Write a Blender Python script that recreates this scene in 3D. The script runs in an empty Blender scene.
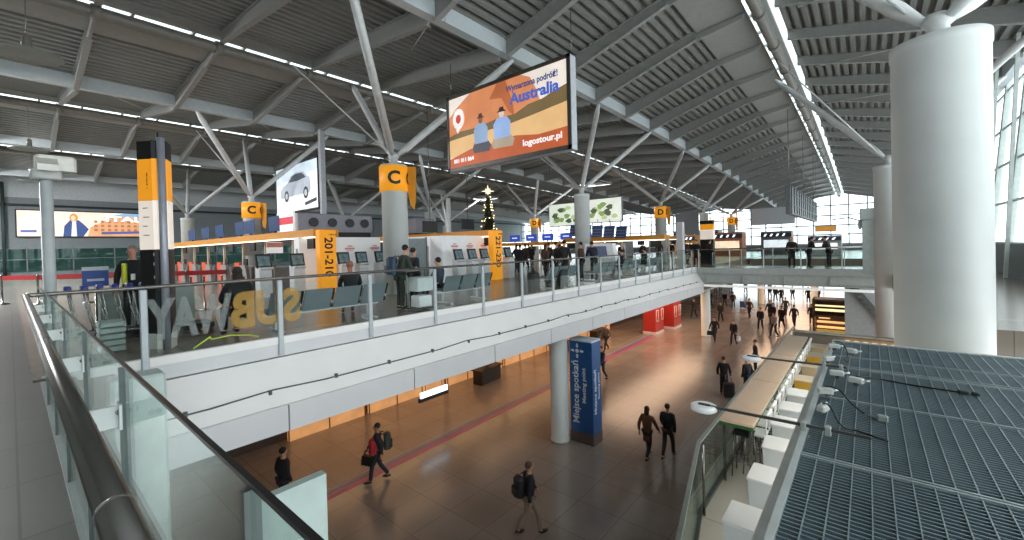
import bpy, bmesh, math, random
from mathutils import Vector, Matrix
random.seed(7)
PI = math.pi
sc = bpy.context.scene
C = sc.collection

# ---------------------------------------------------------------- camera
F, CX, CY = 423.0, 512.0, 251.5
YAW, PIT, ROL, EYE = math.radians(40.1), math.radians(-0.6), math.radians(1.45), 1.55
fw = Vector((-math.sin(YAW)*math.cos(PIT), math.cos(YAW)*math.cos(PIT), math.sin(PIT)))
r0 = Vector((math.cos(YAW), math.sin(YAW), 0)); u0 = r0.cross(fw)
rt = math.cos(ROL)*r0 - math.sin(ROL)*u0
up_ = math.sin(ROL)*r0 + math.cos(ROL)*u0
cam = bpy.data.cameras.new('camera'); co = bpy.data.objects.new('camera', cam); C.objects.link(co)
co.matrix_world = Matrix(((rt.x, up_.x, -fw.x, 0), (rt.y, up_.y, -fw.y, 0), (rt.z, up_.z, -fw.z, EYE), (0, 0, 0, 1)))
cam.sensor_width = 36; cam.sensor_fit = 'HORIZONTAL'; cam.lens = F/1024*36
cam.shift_x = 0; cam.shift_y = -(270-CY)/1024; cam.clip_start = .03; cam.clip_end = 500
sc.camera = co

# ---------------------------------------------------------------- sky and exposure
w = bpy.data.worlds.new('overcast_sky'); sc.world = w; w.use_nodes = True
nt = w.node_tree; bg = nt.nodes['Background']
tc = nt.nodes.new('ShaderNodeTexCoord'); nz = nt.nodes.new('ShaderNodeTexNoise'); nz.inputs['Scale'].default_value = 2.0
rp = nt.nodes.new('ShaderNodeValToRGB'); rp.color_ramp.elements[0].color = (.9, .94, .96, 1); rp.color_ramp.elements[1].color = (.97, .985, 1, 1)
nt.links.new(tc.outputs['Generated'], nz.inputs['Vector']); nt.links.new(nz.outputs['Fac'], rp.inputs['Fac']); nt.links.new(rp.outputs['Color'], bg.inputs['Color'])
bg.inputs['Strength'].default_value = 2.3
sc.view_settings.view_transform = 'Standard'; sc.view_settings.look = 'None'
sc.view_settings.gamma = 1; sc.view_settings.use_curve_mapping = False
sc.view_settings.exposure = 0.65
sc.cycles.max_bounces = 8; sc.cycles.diffuse_bounces = 5; sc.cycles.glossy_bounces = 4; sc.cycles.transparent_max_bounces = 24
sc.cycles.use_denoising = True; sc.cycles.caustics_reflective = False; sc.cycles.caustics_refractive = False
sc.cycles.sample_clamp_indirect = 6

def area(name, loc, sx, sy, power, col, rot=(0, 0, 0)):
    l = bpy.data.lights.new(name, 'AREA'); l.shape = 'RECTANGLE'; l.size = sx; l.size_y = sy; l.energy = power; l.color = col
    o = bpy.data.objects.new(name, l); C.objects.link(o); o.location = loc; o.rotation_euler = rot
    return o
WARM = (1, .62, .34)
area('terrace_fill_light', (-1.1, 9.5, -.75),   .25, 8, 22, (1, .95, .86))  # fill light added under the grating to lift the terrace

for yy in (4, 10, 16, 23):                      # shop downlights under the balcony
    area('shop_downlight', (-14.2, yy, -1.75), 1.2, 4.0, 45, WARM)
for yy in (26, 34, 46, 58, 68):                         # lobby ceiling lights below the far departures floor
    area('lobby_downlight', (-11.5 if yy < 42 else -8, yy, -1.78 if yy < 42 else -.8), 3 if yy < 42 else 12, 8, 150 if yy < 42 else 750, (1, .66, .43))
HL = ((-24, -4.5), (-36, -4.5), (-50, -4.5), (-22, 40), (-38, 40))
for xx, yy in HL:   # fill lights added to brighten the hall, kept mostly out of view
    area('hall_fill_light', (xx, yy, 8.0), 2.4, 2.4, (450 if xx > -20 else 1200) if yy < 0 else 800, (.98, .98, 1), (math.radians(24) if yy < 0 else 0, 0, 0))

# ---------------------------------------------------------------- pixel rays (to place things at their real spot)
def ray(px, py): return fw + (px-CX)/F*rt + (CY-py)/F*up_
def atZ(px, py, z): d = ray(px, py); k = (z-EYE)/d.z; return (d.x*k, d.y*k)

# ---------------------------------------------------------------- materials
def hexlin(h):
    h = h.lstrip('#'); o = []
    for i in (0, 2, 4):
        c = int(h[i:i+2], 16)/255
        o.append(c/12.92 if c <= .04045 else ((c+.055)/1.055)**2.4)
    return (*o, 1)
_M = {}
def mat(h, rough=.5, metal=0, var=.08, scale=6, emit=0, bump=0, coat=0):
    key = (h, rough, metal, var, scale, emit, bump, coat)
    if key in _M: return _M[key]
    m = bpy.data.materials.new('m_'+h.strip('#')); m.use_nodes = True; n = m.node_tree; b = n.nodes['Principled BSDF']
    b.inputs['Roughness'].default_value = rough; b.inputs['Metallic'].default_value = metal
    c = hexlin(h)
    t = n.nodes.new('ShaderNodeTexCoord'); z = n.nodes.new('ShaderNodeTexNoise'); z.inputs['Scale'].default_value = scale; z.inputs['Detail'].default_value = 3
    r = n.nodes.new('ShaderNodeValToRGB')
    r.color_ramp.elements[0].position = .3; r.color_ramp.elements[1].position = .7
    r.color_ramp.elements[0].color = tuple(x*(1-var) for x in c[:3])+(1,); r.color_ramp.elements[1].color = tuple(min(1, x*(1+var)) for x in c[:3])+(1,)
    n.links.new(t.outputs['Object'], z.inputs['Vector']); n.links.new(z.outputs['Fac'], r.inputs['Fac']); n.links.new(r.outputs['Color'], b.inputs['Base Color'])
    if emit:
        n.links.new(r.outputs['Color'], b.inputs['Emission Color']); b.inputs['Emission Strength'].default_value = emit
    if coat: b.inputs['Coat Weight'].default_value = coat
    if bump:
        bp = n.nodes.new('ShaderNodeBump'); bp.inputs['Strength'].default_value = bump
        n.links.new(z.outputs['Fac'], bp.inputs['Height']); n.links.new(bp.outputs['Normal'], b.inputs['Normal'])
    _M[key] = m; return m
def glassmat(name, tint, refl=.5, rough=.0):
    m = bpy.data.materials.new(name); m.use_nodes = True; n = m.node_tree; n.nodes.clear()
    o = n.nodes.new('ShaderNodeOutputMaterial'); t = n.nodes.new('ShaderNodeBsdfTransparent'); g = n.nodes.new('ShaderNodeBsdfGlossy')
    t.inputs['Color'].default_value = (*tint, 1); g.inputs['Roughness'].default_value = rough; g.inputs['Color'].default_value = (.85, .93, .9, 1)
    x = n.nodes.new('ShaderNodeMixShader'); f = n.nodes.new('ShaderNodeLayerWeight'); f.inputs['Blend'].default_value = refl
    mu = n.nodes.new('ShaderNodeMath'); mu.operation = 'MULTIPLY'; mu.inputs[1].default_value = .38
    n.links.new(f.outputs['Fresnel'], mu.inputs[0]); n.links.new(mu.outputs[0], x.inputs['Fac'])
    n.links.new(t.outputs[0], x.inputs[1]); n.links.new(g.outputs[0], x.inputs[2]); n.links.new(x.outputs[0], o.inputs['Surface'])
    return m
def frostmat(name, col, alpha):
    m = bpy.data.materials.new(name); m.use_nodes = True; n = m.node_tree; b = n.nodes['Principled BSDF']
    b.inputs['Base Color'].default_value = hexlin(col); b.inputs['Roughness'].default_value = .25; b.inputs['Alpha'].default_value = alpha
    return m
def tilemat(name, c1, c2, mortar, sx, sy, rough, var=.5, spec=.5, rowoff=0):
    m = bpy.data.materials.new(name); m.use_nodes = True; n = m.node_tree; b = n.nodes['Principled BSDF']
    t = n.nodes.new('ShaderNodeTexCoord'); k = n.nodes.new('ShaderNodeTexBrick'); k.offset = rowoff
    k.inputs['Color1'].default_value = hexlin(c1); k.inputs['Color2'].default_value = hexlin(c2); k.inputs['Mortar'].default_value = hexlin(mortar)
    k.inputs['Scale'].default_value = 1; k.inputs['Mortar Size'].default_value = .008; k.inputs['Brick Width'].default_value = sx; k.inputs['Row Height'].default_value = sy
    z = n.nodes.new('ShaderNodeTexNoise'); z.inputs['Scale'].default_value = .6; z.inputs['Detail'].default_value = 5
    z2 = n.nodes.new('ShaderNodeTexNoise'); z2.inputs['Scale'].default_value = 90
    mx = n.nodes.new('ShaderNodeMix'); mx.data_type = 'RGBA'; mx.blend_type = 'MULTIPLY'; mx.inputs['Factor'].default_value = var
    rr = n.nodes.new('ShaderNodeValToRGB'); rr.color_ramp.elements[0].color = (.55, .55, .55, 1); rr.color_ramp.elements[0].position = .35; rr.color_ramp.elements[1].position = .65
    ad = n.nodes.new('ShaderNodeMix'); ad.data_type = 'FLOAT'; ad.inputs['Factor'].default_value = .4
    n.links.new(t.outputs['Object'], k.inputs['Vector']); n.links.new(t.outputs['Object'], z.inputs['Vector']); n.links.new(t.outputs['Object'], z2.inputs['Vector'])
    n.links.new(z.outputs['Fac'], ad.inputs[2]); n.links.new(z2.outputs['Fac'], ad.inputs[3]); n.links.new(ad.outputs[0], rr.inputs['Fac'])
    n.links.new(k.outputs['Color'], mx.inputs[6]); n.links.new(rr.outputs['Color'], mx.inputs[7]); n.links.new(mx.outputs[2], b.inputs['Base Color'])
    b.inputs['Roughness'].default_value = rough; b.inputs['Specular IOR Level'].default_value = spec
    return m
GLASS = glassmat('clear_glass', (.95, .975, .965), .12)
GLASSG = glassmat('green_tinted_glass', (.91, .95, .938), .15)
GLASSB = glassmat('teal_glass', (.45, .62, .6), .4)
SKYGL = glassmat('roof_glass', (.9, .95, .96), .2)
FROST = frostmat('frosted_glass', '9fb0ad', .8)
FLOORG = tilemat('brown_granite', 'a2948a', '998b81', '7a6d64', 1.2, 1.2, .2, .6, .8)
FLOORD = tilemat('grey_granite', '8f8478', '857b70', '6a6058', .9, .9, .22, .5)
FLOORW = tilemat('walkway_granite', '73736c', '6d6d66', '595a55', .9, .9, .35, .5)
WHITE = mat('#e3e2e0', .45, var=.03, scale=1.5)
WHITED = mat('#cbccce', .5, var=.03, scale=1.5)
COLUMN = mat('#dde3e1', .5, var=.05, scale=1.2)
PALEST = mat('#dcdfdf', .45, .1)
GIRD = mat('#ccd5d9', .5, var=.04)
BEAM = mat('#9c9e9b', .55, var=.06)
DECK = mat('#949692', .5, .15, .06, 1.5)
TUBE = mat('#85827c', .5, .2)
DARK = mat('#26282a', .5)
BLACK = mat('#121314', .45)
STEEL = mat('#a9a9a6', .22, .95, .05)
STEELD = mat('#8b8a86', .25, .95, .1, 3)
ORANGE = mat('#f0a22c', .5, var=.04)
ORANGEL = mat('#e8981f', .5, var=.03, emit=.38)  # own glow added to lift the sign orange
REDOR = mat('#e2501f', .5, var=.05)
GREYP = mat('#8b8684', .55)

# ---------------------------------------------------------------- mesh helpers
class MB:
    def __init__(s): s.v = []; s.f = []; s.m = []; s.smooth = []
    def add(s, vs, fs, mi=0, sm=False):
        k = len(s.v); s.v += [tuple(a) for a in vs]; s.f += [tuple(k+i for i in f) for f in fs]; s.m += [mi]*len(fs); s.smooth += [sm]*len(fs); return s
    def box(s, x0, y0, z0, x1, y1, z1, mi=0):
        x0, x1 = sorted((x0, x1)); y0, y1 = sorted((y0, y1)); z0, z1 = sorted((z0, z1))
        return s.add([(x0,y0,z0),(x1,y0,z0),(x1,y1,z0),(x0,y1,z0),(x0,y0,z1),(x1,y0,z1),(x1,y1,z1),(x0,y1,z1)],
              [(0,3,2,1),(4,5,6,7),(0,1,5,4),(1,2,6,5),(2,3,7,6),(3,0,4,7)], mi)
    def bev(s, x0, y0, z0, x1, y1, z1, b=.02, mi=0):      # box with chamfered vertical edges and top
        x0, x1 = sorted((x0, x1)); y0, y1 = sorted((y0, y1)); z0, z1 = sorted((z0, z1))
        b = min(b, (x1-x0)*.45, (y1-y0)*.45, (z1-z0)*.45)
        ring = lambda e: [(x0+e+b,y0+e),(x1-e-b,y0+e),(x1-e,y0+e+b),(x1-e,y1-e-b),(x1-e-b,y1-e),(x0+e+b,y1-e),(x0+e,y1-e-b),(x0+e,y0+e+b)]
        vs = [(x, y, z0) for x, y in ring(0)]+[(x, y, z1-b) for x, y in ring(0)]+[(x, y, z1) for x, y in ring(b*.7)]
        fs = [tuple(range(7, -1, -1)), tuple(range(16, 24))]
        for k in (0, 8): fs += [(k+i, k+(i+1) % 8, k+8+(i+1) % 8, k+8+i) for i in range(8)]
        return s.add(vs, fs, mi)
    def tube(s, a, b, r, n=10, r2=None, mi=0, cap=True):
        a, b = Vector(a), Vector(b); d = (b-a).normalized(); q = Vector((0, 0, 1)) if abs(d.z) < .9 else Vector((1, 0, 0))
        x = d.cross(q).normalized(); y = d.cross(x); r2 = r if r2 is None else r2
        vs = [a+(x*math.cos(2*PI*i/n)+y*math.sin(2*PI*i/n))*r for i in range(n)]+[b+(x*math.cos(2*PI*i/n)+y*math.sin(2*PI*i/n))*r2 for i in range(n)]
        s.add(vs, [(i, i+n, (i+1) % n+n, (i+1) % n) for i in range(n)], mi, True)
        if cap: s.add(vs, [tuple(range(n)), tuple(range(2*n-1, n-1, -1))], mi)
        return s
    def path(s, pts, r, n=8, mi=0):
        for a, b in zip(pts, pts[1:]): s.tube(a, b, r, n, mi=mi)
        for p in pts[1:-1]: s.ball(p, r, n, max(4, n//2), mi=mi)
        return s
    def bar(s, a, b, w_, h_, mi=0):                       # square bar from a to b
        a, b = Vector(a), Vector(b); d = (b-a).normalized(); q = Vector((0, 0, 1)) if abs(d.z) < .95 else Vector((0, 1, 0))
        x = d.cross(q).normalized()*w_/2; y = x.cross(d).normalized()*h_/2
        vs = [p+i*x+j*y for p in (a, b) for i, j in ((-1,-1),(1,-1),(1,1),(-1,1))]
        return s.add(vs, [(0,3,2,1),(4,5,6,7),(0,1,5,4),(1,2,6,5),(2,3,7,6),(3,0,4,7)], mi)
    def lathe(s, prof, c=(0, 0, 0), n=24, mi=0):
        vs = []; fs = []
        for r, z in prof: vs += [(c[0]+r*math.cos(2*PI*i/n), c[1]+r*math.sin(2*PI*i/n), c[2]+z) for i in range(n)]
        for k in range(len(prof)-1): fs += [(k*n+i, k*n+(i+1) % n, (k+1)*n+(i+1) % n, (k+1)*n+i) for i in range(n)]
        s.add(vs, fs, mi, True)
        return s.add(vs, [tuple(range(n-1, -1, -1)), tuple((len(prof)-1)*n+i for i in range(n))], mi)
    def ball(s, c, r, n=10, m=6, sc_=(1, 1, 1), mi=0):
        vs = []; fs = []
        for j in range(m+1):
            t = PI*j/m
            for i in range(n): vs.append((c[0]+r*sc_[0]*math.sin(t)*math.cos(2*PI*i/n), c[1]+r*sc_[1]*math.sin(t)*math.sin(2*PI*i/n), c[2]-r*sc_[2]*math.cos(t)))
        for j in range(m): fs += [(j*n+i, j*n+(i+1) % n, (j+1)*n+(i+1) % n, (j+1)*n+i) for i in range(n)]
        return s.add(vs, fs, mi, True)
    def prism(s, pts, axis, a, b, mi=0):                  # 2-D outline extruded along an axis
        n = len(pts)
        def P(p, t): return {'x': (t, p[0], p[1]), 'y': (p[0], t, p[1]), 'z': (p[0], p[1], t)}[axis]
        vs = [P(p, a) for p in pts]+[P(p, b) for p in pts]
        return s.add(vs, [tuple(range(n-1, -1, -1)), tuple(range(n, 2*n))]+[(i, (i+1) % n, (i+1) % n+n, i+n) for i in range(n)], mi)
    def poly(s, vs, mi=0): return s.add(vs, [tuple(range(len(vs)))], mi)
    def mesh(s, name, mats):
        me = bpy.data.meshes.new(name); me.from_pydata(s.v, [], s.f)
        for m in (mats if isinstance(mats, (list, tuple)) else [mats]): me.materials.append(m)
        me.polygons.foreach_set('material_index', s.m); me.polygons.foreach_set('use_smooth', s.smooth)
        bm = bmesh.new(); bm.from_mesh(me); bmesh.ops.remove_doubles(bm, verts=bm.verts, dist=1e-5) if len(s.v) < 20000 else None
        bmesh.ops.recalc_face_normals(bm, faces=bm.faces); bm.to_mesh(me); bm.free(); me.update(); return me
def obj(name, mb, mats, parent=None, loc=None, rz=0):
    me = mb.mesh(name, mats) if isinstance(mb, MB) else mb
    o = bpy.data.objects.new(name, me); C.objects.link(o)
    if parent: o.parent = parent
    if loc: o.location = loc
    if rz: o.rotation_euler.z = rz
    return o
def tag(o, label, cat, group=None, kind=None):
    o['label'] = label; o['category'] = cat
    if group: o['group'] = group
    if kind: o['kind'] = kind
    return o
def thing(name, label, cat, loc=(0, 0, 0), rz=0, group=None, kind=None):
    o = bpy.data.objects.new(name, None); C.objects.link(o); o.location = loc; o.rotation_euler.z = rz; o.empty_display_size = .1
    return tag(o, label, cat, group, kind)
def struct(name, mb, m, label, cat, group=None): return tag(obj(name, mb, m), label, cat, group, 'structure')
def dup(root, loc=None, rz=None, label=None, group=None, parent=None):
    c = root.copy(); C.objects.link(c)
    if parent: c.parent = parent
    if loc is not None: c.location = loc
    if rz is not None: c.rotation_euler.z = rz
    if label: c['label'] = label
    if group: c['group'] = group
    for ch in list(root.children): dup(ch, parent=c)
    return c
DG = []
def evalmesh(o):
    bpy.context.view_layer.update(); d = bpy.context.evaluated_depsgraph_get()
    me = bpy.data.meshes.new_from_object(o.evaluated_get(d)); return me
def text(s, size, loc, n, up, m, parent, name='lettering', bold=.012, width=None, align='CENTER', depth=.004, mirror=False):
    cu = bpy.data.curves.new(name, 'FONT'); cu.body = s; cu.size = size; cu.extrude = depth; cu.offset = bold*size*1.2
    cu.align_x = align; cu.align_y = 'CENTER'; cu.resolution_u = 3
    o = bpy.data.objects.new(name, cu); C.objects.link(o); me = evalmesh(o)
    bpy.data.objects.remove(o)
    me.materials.clear(); me.materials.append(m)
    xs = [v.co.x for v in me.vertices]
    sx = width/(max(xs)-min(xs)) if (width and xs) else 1
    n, up = Vector(n).normalized(), Vector(up).normalized(); x = up.cross(n)
    R = Matrix((x, up, n)).transposed()
    for v in me.vertices: v.co = R @ Vector((v.co.x*sx, v.co.y, v.co.z)) + Vector(loc)
    me.update()
    return obj(name, me, None, parent)

# ================================================================ FLOORS AND SLABS
struct('floor', MB().box(-60, -14, -5.35, 6, 76, -5.25), FLOORG, 'brown polished granite floor of the lower arrivals lobby', 'floor')
m = MB()
m.box(-60, .15, -.7, -8.19, 76, 0)
struct('floor_departures', m, FLOORD, 'granite floor of the upper departures hall behind the glass railing', 'floor')
struct('floor_walkway', MB().box(-8, -14, -.55, 6, .5, 0).box(-60, -14, -.55, -8, .15, 0), FLOORW, 'dark grey granite walkway floor left of the steel handrail', 'floor')
struct('floor_balcony_right', MB().box(.75, 10.5, -.6, 4.3, 76, -.02), FLOORD, 'upper floor on the right behind the big white column', 'floor')
struct('floor_far_crossing', MB().box(-8, 42, -.7, .75, 76, -.01), FLOORD, 'upper floor beyond the glass footbridge', 'floor')
struct('ceiling_shops', MB().box(-60, .2, -1.75, -8.4, 76, -1.65), mat('#b5aca2', .6), 'pale ceiling above the ground floor shops', 'ceiling')

# white fascia of the balcony
m = MB()
for y0, y1 in ((.9, 76),):
    m.prism([(-8.0, .05), (-8.0, -.28), (-8.18, -.28), (-8.18, .05)], 'y', y0, 26.9)
struct('trim_kerb', m, WHITED, 'pale kerb under the glass of the long balcony', 'kerb')
m = MB().prism([(-8.0, -.305), (-7.55, -1.0), (-7.6, -1.05), (-8.3, -1.05), (-8.3, -.305)], 'y', .9, 26.9)
struct('trim_fascia_slope', m, WHITE, 'sloping white upper fascia of the long balcony', 'fascia')
m = MB(); y = .4
while y < 26.8:
    y2 = min(y+2.6, 26.8); m.box(-7.66, y+.012, -1.48, -7.58, y2-.012, -1.04); y = y2
m.box(-8.3, .9, -1.46, -7.7, 26.8, -1.05, 1)
struct('trim_fascia_panels', m, [WHITED, DARK], 'row of grey cladding panels along the lower edge of the balcony', 'fascia')
cond = thing('cable_conduit', 'thin grey conduit clipped along the sloping white balcony fascia', 'conduit', (-7.685, 0, -.82))
pts = []; y = 1.0
while y < 26.8:
    pts.append((.0 + (.02 if int(y*1.3) % 3 else -.015), y, (-.02 if int(y*1.3) % 3 else .015)+.05)); y += .9
obj('pipe', MB().path(pts, .013, 6), mat('#5a5c5e', .5), cond)
y = 1.6
while y < 26.5:
    obj('clip', MB().box(-.02, y-.025, -.0, .025, y+.025, .075), mat('#4a4c4e', .5), cond); y += 1.15

# lower floor glossy stripes
for off, col, nm, wd in ((0, '#b8487c', 'magenta', .1), (-.22, '#6a6390', 'violet', .07), (-.42, '#8f8f9c', 'grey', .03)):
    m = MB(); a = (-11.45+off, 4.0); b = (-12.3+off, 36.0)
    m.add([(a[0]-wd, a[1], -5.246), (a[0]+wd, a[1], -5.246), (b[0]+wd, b[1], -5.246), (b[0]-wd, b[1], -5.246), (a[0]-wd, a[1], -5.25), (a[0]+wd, a[1], -5.25), (b[0]+wd, b[1], -5.25), (b[0]-wd, b[1], -5.25)],
          [(0,1,2,3),(0,1,5,4),(1,2,6,5),(2,3,7,6),(3,0,4,7)])
    tag(obj('floor_stripe', m, mat(col, .3)), f'{nm} guide stripe taped along the brown lobby floor', 'stripe', kind='structure')

# ================================================================ WALLS
m = MB(); m.box(-60.4, -14, 7.3, -60, 76, 10.5); m.box(-60.4, -14, 2.6, -60, 76, 7.3, 1); m.box(-60.2, -14, 0, -60, 76, .4, 1)
for k in range(31): m.box(-60, -14+k*3, 0, -59.9, -13.9+k*3, 2.6, 1)
m.box(-60, -14, 6.5, -59.8, 76, 6.7, 2)
struct('wall_left', m, [mat('#d0d8dc', .6), mat('#8a9498', .6), DARK], 'far grey side wall of the departures hall with a darker band', 'wall')
g = thing('window_1', 'green tinted glazed front below the long advert on the far side wall', 'window', (-59.9, 0, 0), kind='structure')
obj('pane', MB().box(-.02, -2, .4, 0, 40, 2.6), GLASSB, g)
m = MB()
for k in range(15): m.box(-.05, -2+k*3, .4, .05, -1.92+k*3, 2.6)
m.box(-.05, -2, 2.5, .05, 40, 2.6); m.box(-.05, -2, 1.5, .05, 40, 1.56)
obj('window_frame', m, mat('#8a9290', .5), g)
struct('wall_left_back', MB().box(-66, -14, 0, -65.8, 76, 2.6), mat('#5b6a66', .7), 'dim wall seen through the glazed front of the far side wall', 'wall')
struct('wall_back', MB().box(-60, -8.3, -5.25, 4.2, -8, 10.4), mat('#a9adab', .6), 'plain grey wall closing the hall behind the viewer', 'wall')  # unseen wall, put in to keep sky light off the near column's left
# glazed end wall
g = thing('window_2', 'tall bright glazed end wall of the terminal with a white mullion grid', 'window', (0, 75, 0), kind='structure')
obj('pane', MB().box(-60, -.02, 0, 5, .02, 9.2), SKYGL, g)
m = MB()
for k in range(34): m.box(-60+k*2-.08, -.12, 0, -60+k*2+.08, .08, 9.0)
for z in (0.9, 2.2, 3.5, 4.9, 6.3): m.box(-60, -.08, z-.09, 5, .08, z+.09)
obj('window_frame', m, mat('#a9b0b3', .5), g)
struct('wall_end_plinth', MB().box(-60, 74.7, -.7, 5, 75.3, .8), mat('#7c8488', .6), 'grey plinth wall under the glazed end wall', 'wall')
# inclined right facade
g = thing('window_3', 'inclined glazed facade with pale leaning mullions behind the big white column', 'window', (0, 0, 0), kind='structure')
def fx(z): return 4.25+.085*z
obj('pane', MB().add([(fx(0), -14, 0), (fx(0), 76, 0), (fx(9.2), 76, 9.2), (fx(9.2), -14, 9.2)], [(0,1,2,3)]), SKYGL, g)
m = MB()
for k in range(28):
    y = -13+k*3.25; m.bar((fx(0), y, 0), (fx(9.2), y, 9.2), .18, .3)
    m.bar((fx(0)-.5, y+.2, 0), (fx(9.2)-.9, y+.2, 8.6), .1, .1)
for z in (1.2, 2.9, 4.6, 6.3, 8.0): m.bar((fx(z), -14, z), (fx(z), 76, z), .1, .1)
obj('window_frame', m, mat('#c4cfcb', .5), g)
struct('baseboard_right', MB().box(4.1, 10, 0, 4.3, 76, 1.2), mat('#55605e', .6), 'dark parapet at the foot of the inclined facade', 'parapet')

# ================================================================ ROOF
YS = [-12+i*4 for i in range(22)]+[75.2]
def dz(y): return .45-.00056*max(0, y-8)**2
def deck(name, x0, z0, x1, z1, label):
    n = max(3, int(math.hypot(x1-x0, z1-z0)/.34)); prof = []
    nx, nz_ = -(z1-z0), (x1-x0); L = math.hypot(nx, nz_); nx, nz_ = nx/L*.19, nz_/L*.19
    if nz_ < 0: nx, nz_ = -nx, -nz_
    for i in range(n):
        for t, u in ((0, 0), (.42, 0), (.5, 1), (.92, 1)):
            q = (i+t)/n; prof.append((x0+(x1-x0)*q+nx*u, z0+(z1-z0)*q+nz_*u))
    prof.append((x1, z1))
    m = MB(); vs = [(x, y, z+dz(y)) for y in YS for x, z in prof]; k = len(prof)
    m.add(vs, [(j*k+i, j*k+i+1, (j+1)*k+i+1, (j+1)*k+i) for j in range(len(YS)-1) for i in range(k-1)])
    me = bpy.data.meshes.new(name); me.from_pydata(m.v, [], m.f); me.materials.append(DECK)
    return tag(obj(name, me, None), label, 'ceiling', 'corrugated roof decks', 'structure')
def sweep(prof, mb=None, mi=0, sm=False, y0=None, y1=None):
    mb = mb or MB(); k = len(prof); ys = [y for y in YS if (y0 is None or y >= y0) and (y1 is None or y <= y1)]
    vs = [(x, y, z+dz(y)) for y in ys for x, z in prof]
    mb.add(vs, [(j*k+i, j*k+(i+1) % k, (j+1)*k+(i+1) % k, (j+1)*k+i) for j in range(len(ys)-1) for i in range(k)], mi, sm)
    return mb
BY = [1.9+3.25*k for k in range(-4, 23)]
PER = 14.7
names = {0: 'over the atrium', 1: 'over the check-in islands', 2: 'over the left part of the hall', 3: 'over the far left of the hall', -1: 'on the right of the atrium'}
for b in range(-1, 5):
    lo = 0
    xv = -10-PER*b; xr = -18.2-PER*b; xp = xr+13.0          # valley, ridge tube on its left, ridge plate on its right
    where = names.get(b, 'at the far left edge of the hall')
    if b >= 0:
        deck('ceiling', xv+.1, 8.55, -5.2-PER*b, 9.75+{0: 0, 1: -.92}.get(b, -.5), f'light corrugated roof deck rising to the skylight {where}')
        lo = {0: 0, 1: -.92}.get(b, -.5); g1 = 1.12 if b else 1.75; g2 = g1+(.42 if b < 2 else .22); tx = 1.7 if b else 2.2; ex = 2.3 if b else 2.75
        x5 = -5.2-PER*b
        m = sweep([(x5, 9.62+lo), (x5+g1+.03, 9.86+lo), (x5+g1+.01, 9.95+lo), (x5-.02, 9.72+lo)])
        for yb in BY: m.prism([(x5-.05, 9.6+lo+dz(yb)), (x5+1.7, 9.8+lo+dz(yb)), (x5+1.7, 9.62+lo+dz(yb)), (x5-.05, 9.32+lo+dz(yb))], 'y', yb-.04, yb+.04)
        struct('trim_ridge', m, BEAM, f'smooth grey ridge plate below the skylight {where}', 'ridge')
        g = thing('window_skylight', f'narrow roof skylight {where}', 'skylight', (0, 0, 0), kind='structure')
        obj('pane', sweep([(x5+g1, 9.97+lo), (x5+g2, 10.02+lo), (x5+g2, 10.0+lo), (x5+g1, 9.95+lo)]), SKYGL, g)
        m = MB()
        for yb in BY: m.bar((x5+1.1, yb+.9, 9.93+lo+dz(yb)), (x5+1.9, yb+.9, 10.05+lo+dz(yb)), .08, .12); m.bar((x5+1.1, yb-.7, 9.93+lo+dz(yb)), (x5+1.9, yb-.7, 10.05+lo+dz(yb)), .08, .12)
        obj('pane', sweep([(x5+ex-.32, 10.1+lo), (x5+ex, 10.14+lo), (x5+ex, 10.12+lo), (x5+ex-.32, 10.08+lo)]) if not b else sweep([(x5+g2+.1, 10.1+lo), (x5+g2+.2, 10.1+lo), (x5+g2+.2, 10.09+lo), (x5+g2+.1, 10.09+lo)]), SKYGL, g)
        if b: struct('trim_ridge_side', sweep([(x5+g2+.15, 10.12+lo), (x5+ex, 10.14+lo), (x5+ex, 10.0+lo), (x5+g2+.15, 10.0+lo)]), BEAM, f'grey strip joining the left roof deck to the skylight {where}', 'ridge')
        struct('trim_ridge_cap', sweep([(x5+g2, 10.04+lo), (x5+(g2+.12 if b else ex-.3), 10.12+lo), (x5+(g2+.12 if b else ex-.3), 10.0+lo), (x5+g2, 9.98+lo)]), BEAM, f'grey cap strip right of the skylight {where}', 'ridge')
        obj('glazing_bar', m, BEAM, g)
        # tube along the ridge
        xt = x5+tx
        m = sweep([(xt+.2*math.cos(t*PI/5), 9.6+lo+.2*math.sin(t*PI/5)) for t in range(10)], sm=True)
        for yb in BY: m.tube((xt, yb-.12, 9.6+lo+dz(yb)), (xt, yb+.12, 9.6+lo+dz(yb)), .25, 10)
        struct('trim_ridge_tube', m, TUBE, f'round grey tube beside the skylight {where}', 'tube')
    # dark deck: from the tube on the left of the valley down to the valley
    xl = (-2.5 if b == -1 else -3.1-PER*(b+1)); lz = {-1: 0, 0: -.92}.get(b, -.5); rz_ = {0: 0, 1: -.92}.get(b, -.5)
    deck('ceiling', xl, 10.05+lz, xv-.1, 8.55, f'shaded corrugated roof deck left of the main girder {where}')
    if b >= 0 or b == -1:
        m = sweep([(xv-.17, 8.05), (xv+.17, 8.05), (xv+.17, 8.58), (xv-.17, 8.58)])
        for yb in BY:
            for s in (-.18, .175): m.box(xv+s-.01, yb+.35, 8.07+dz(yb), xv+s+.02, yb+.39, 8.56+dz(yb))
        struct('roof_girder', m, GIRD, f'long pale box girder in the roof valley {where}', 'girder')
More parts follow.
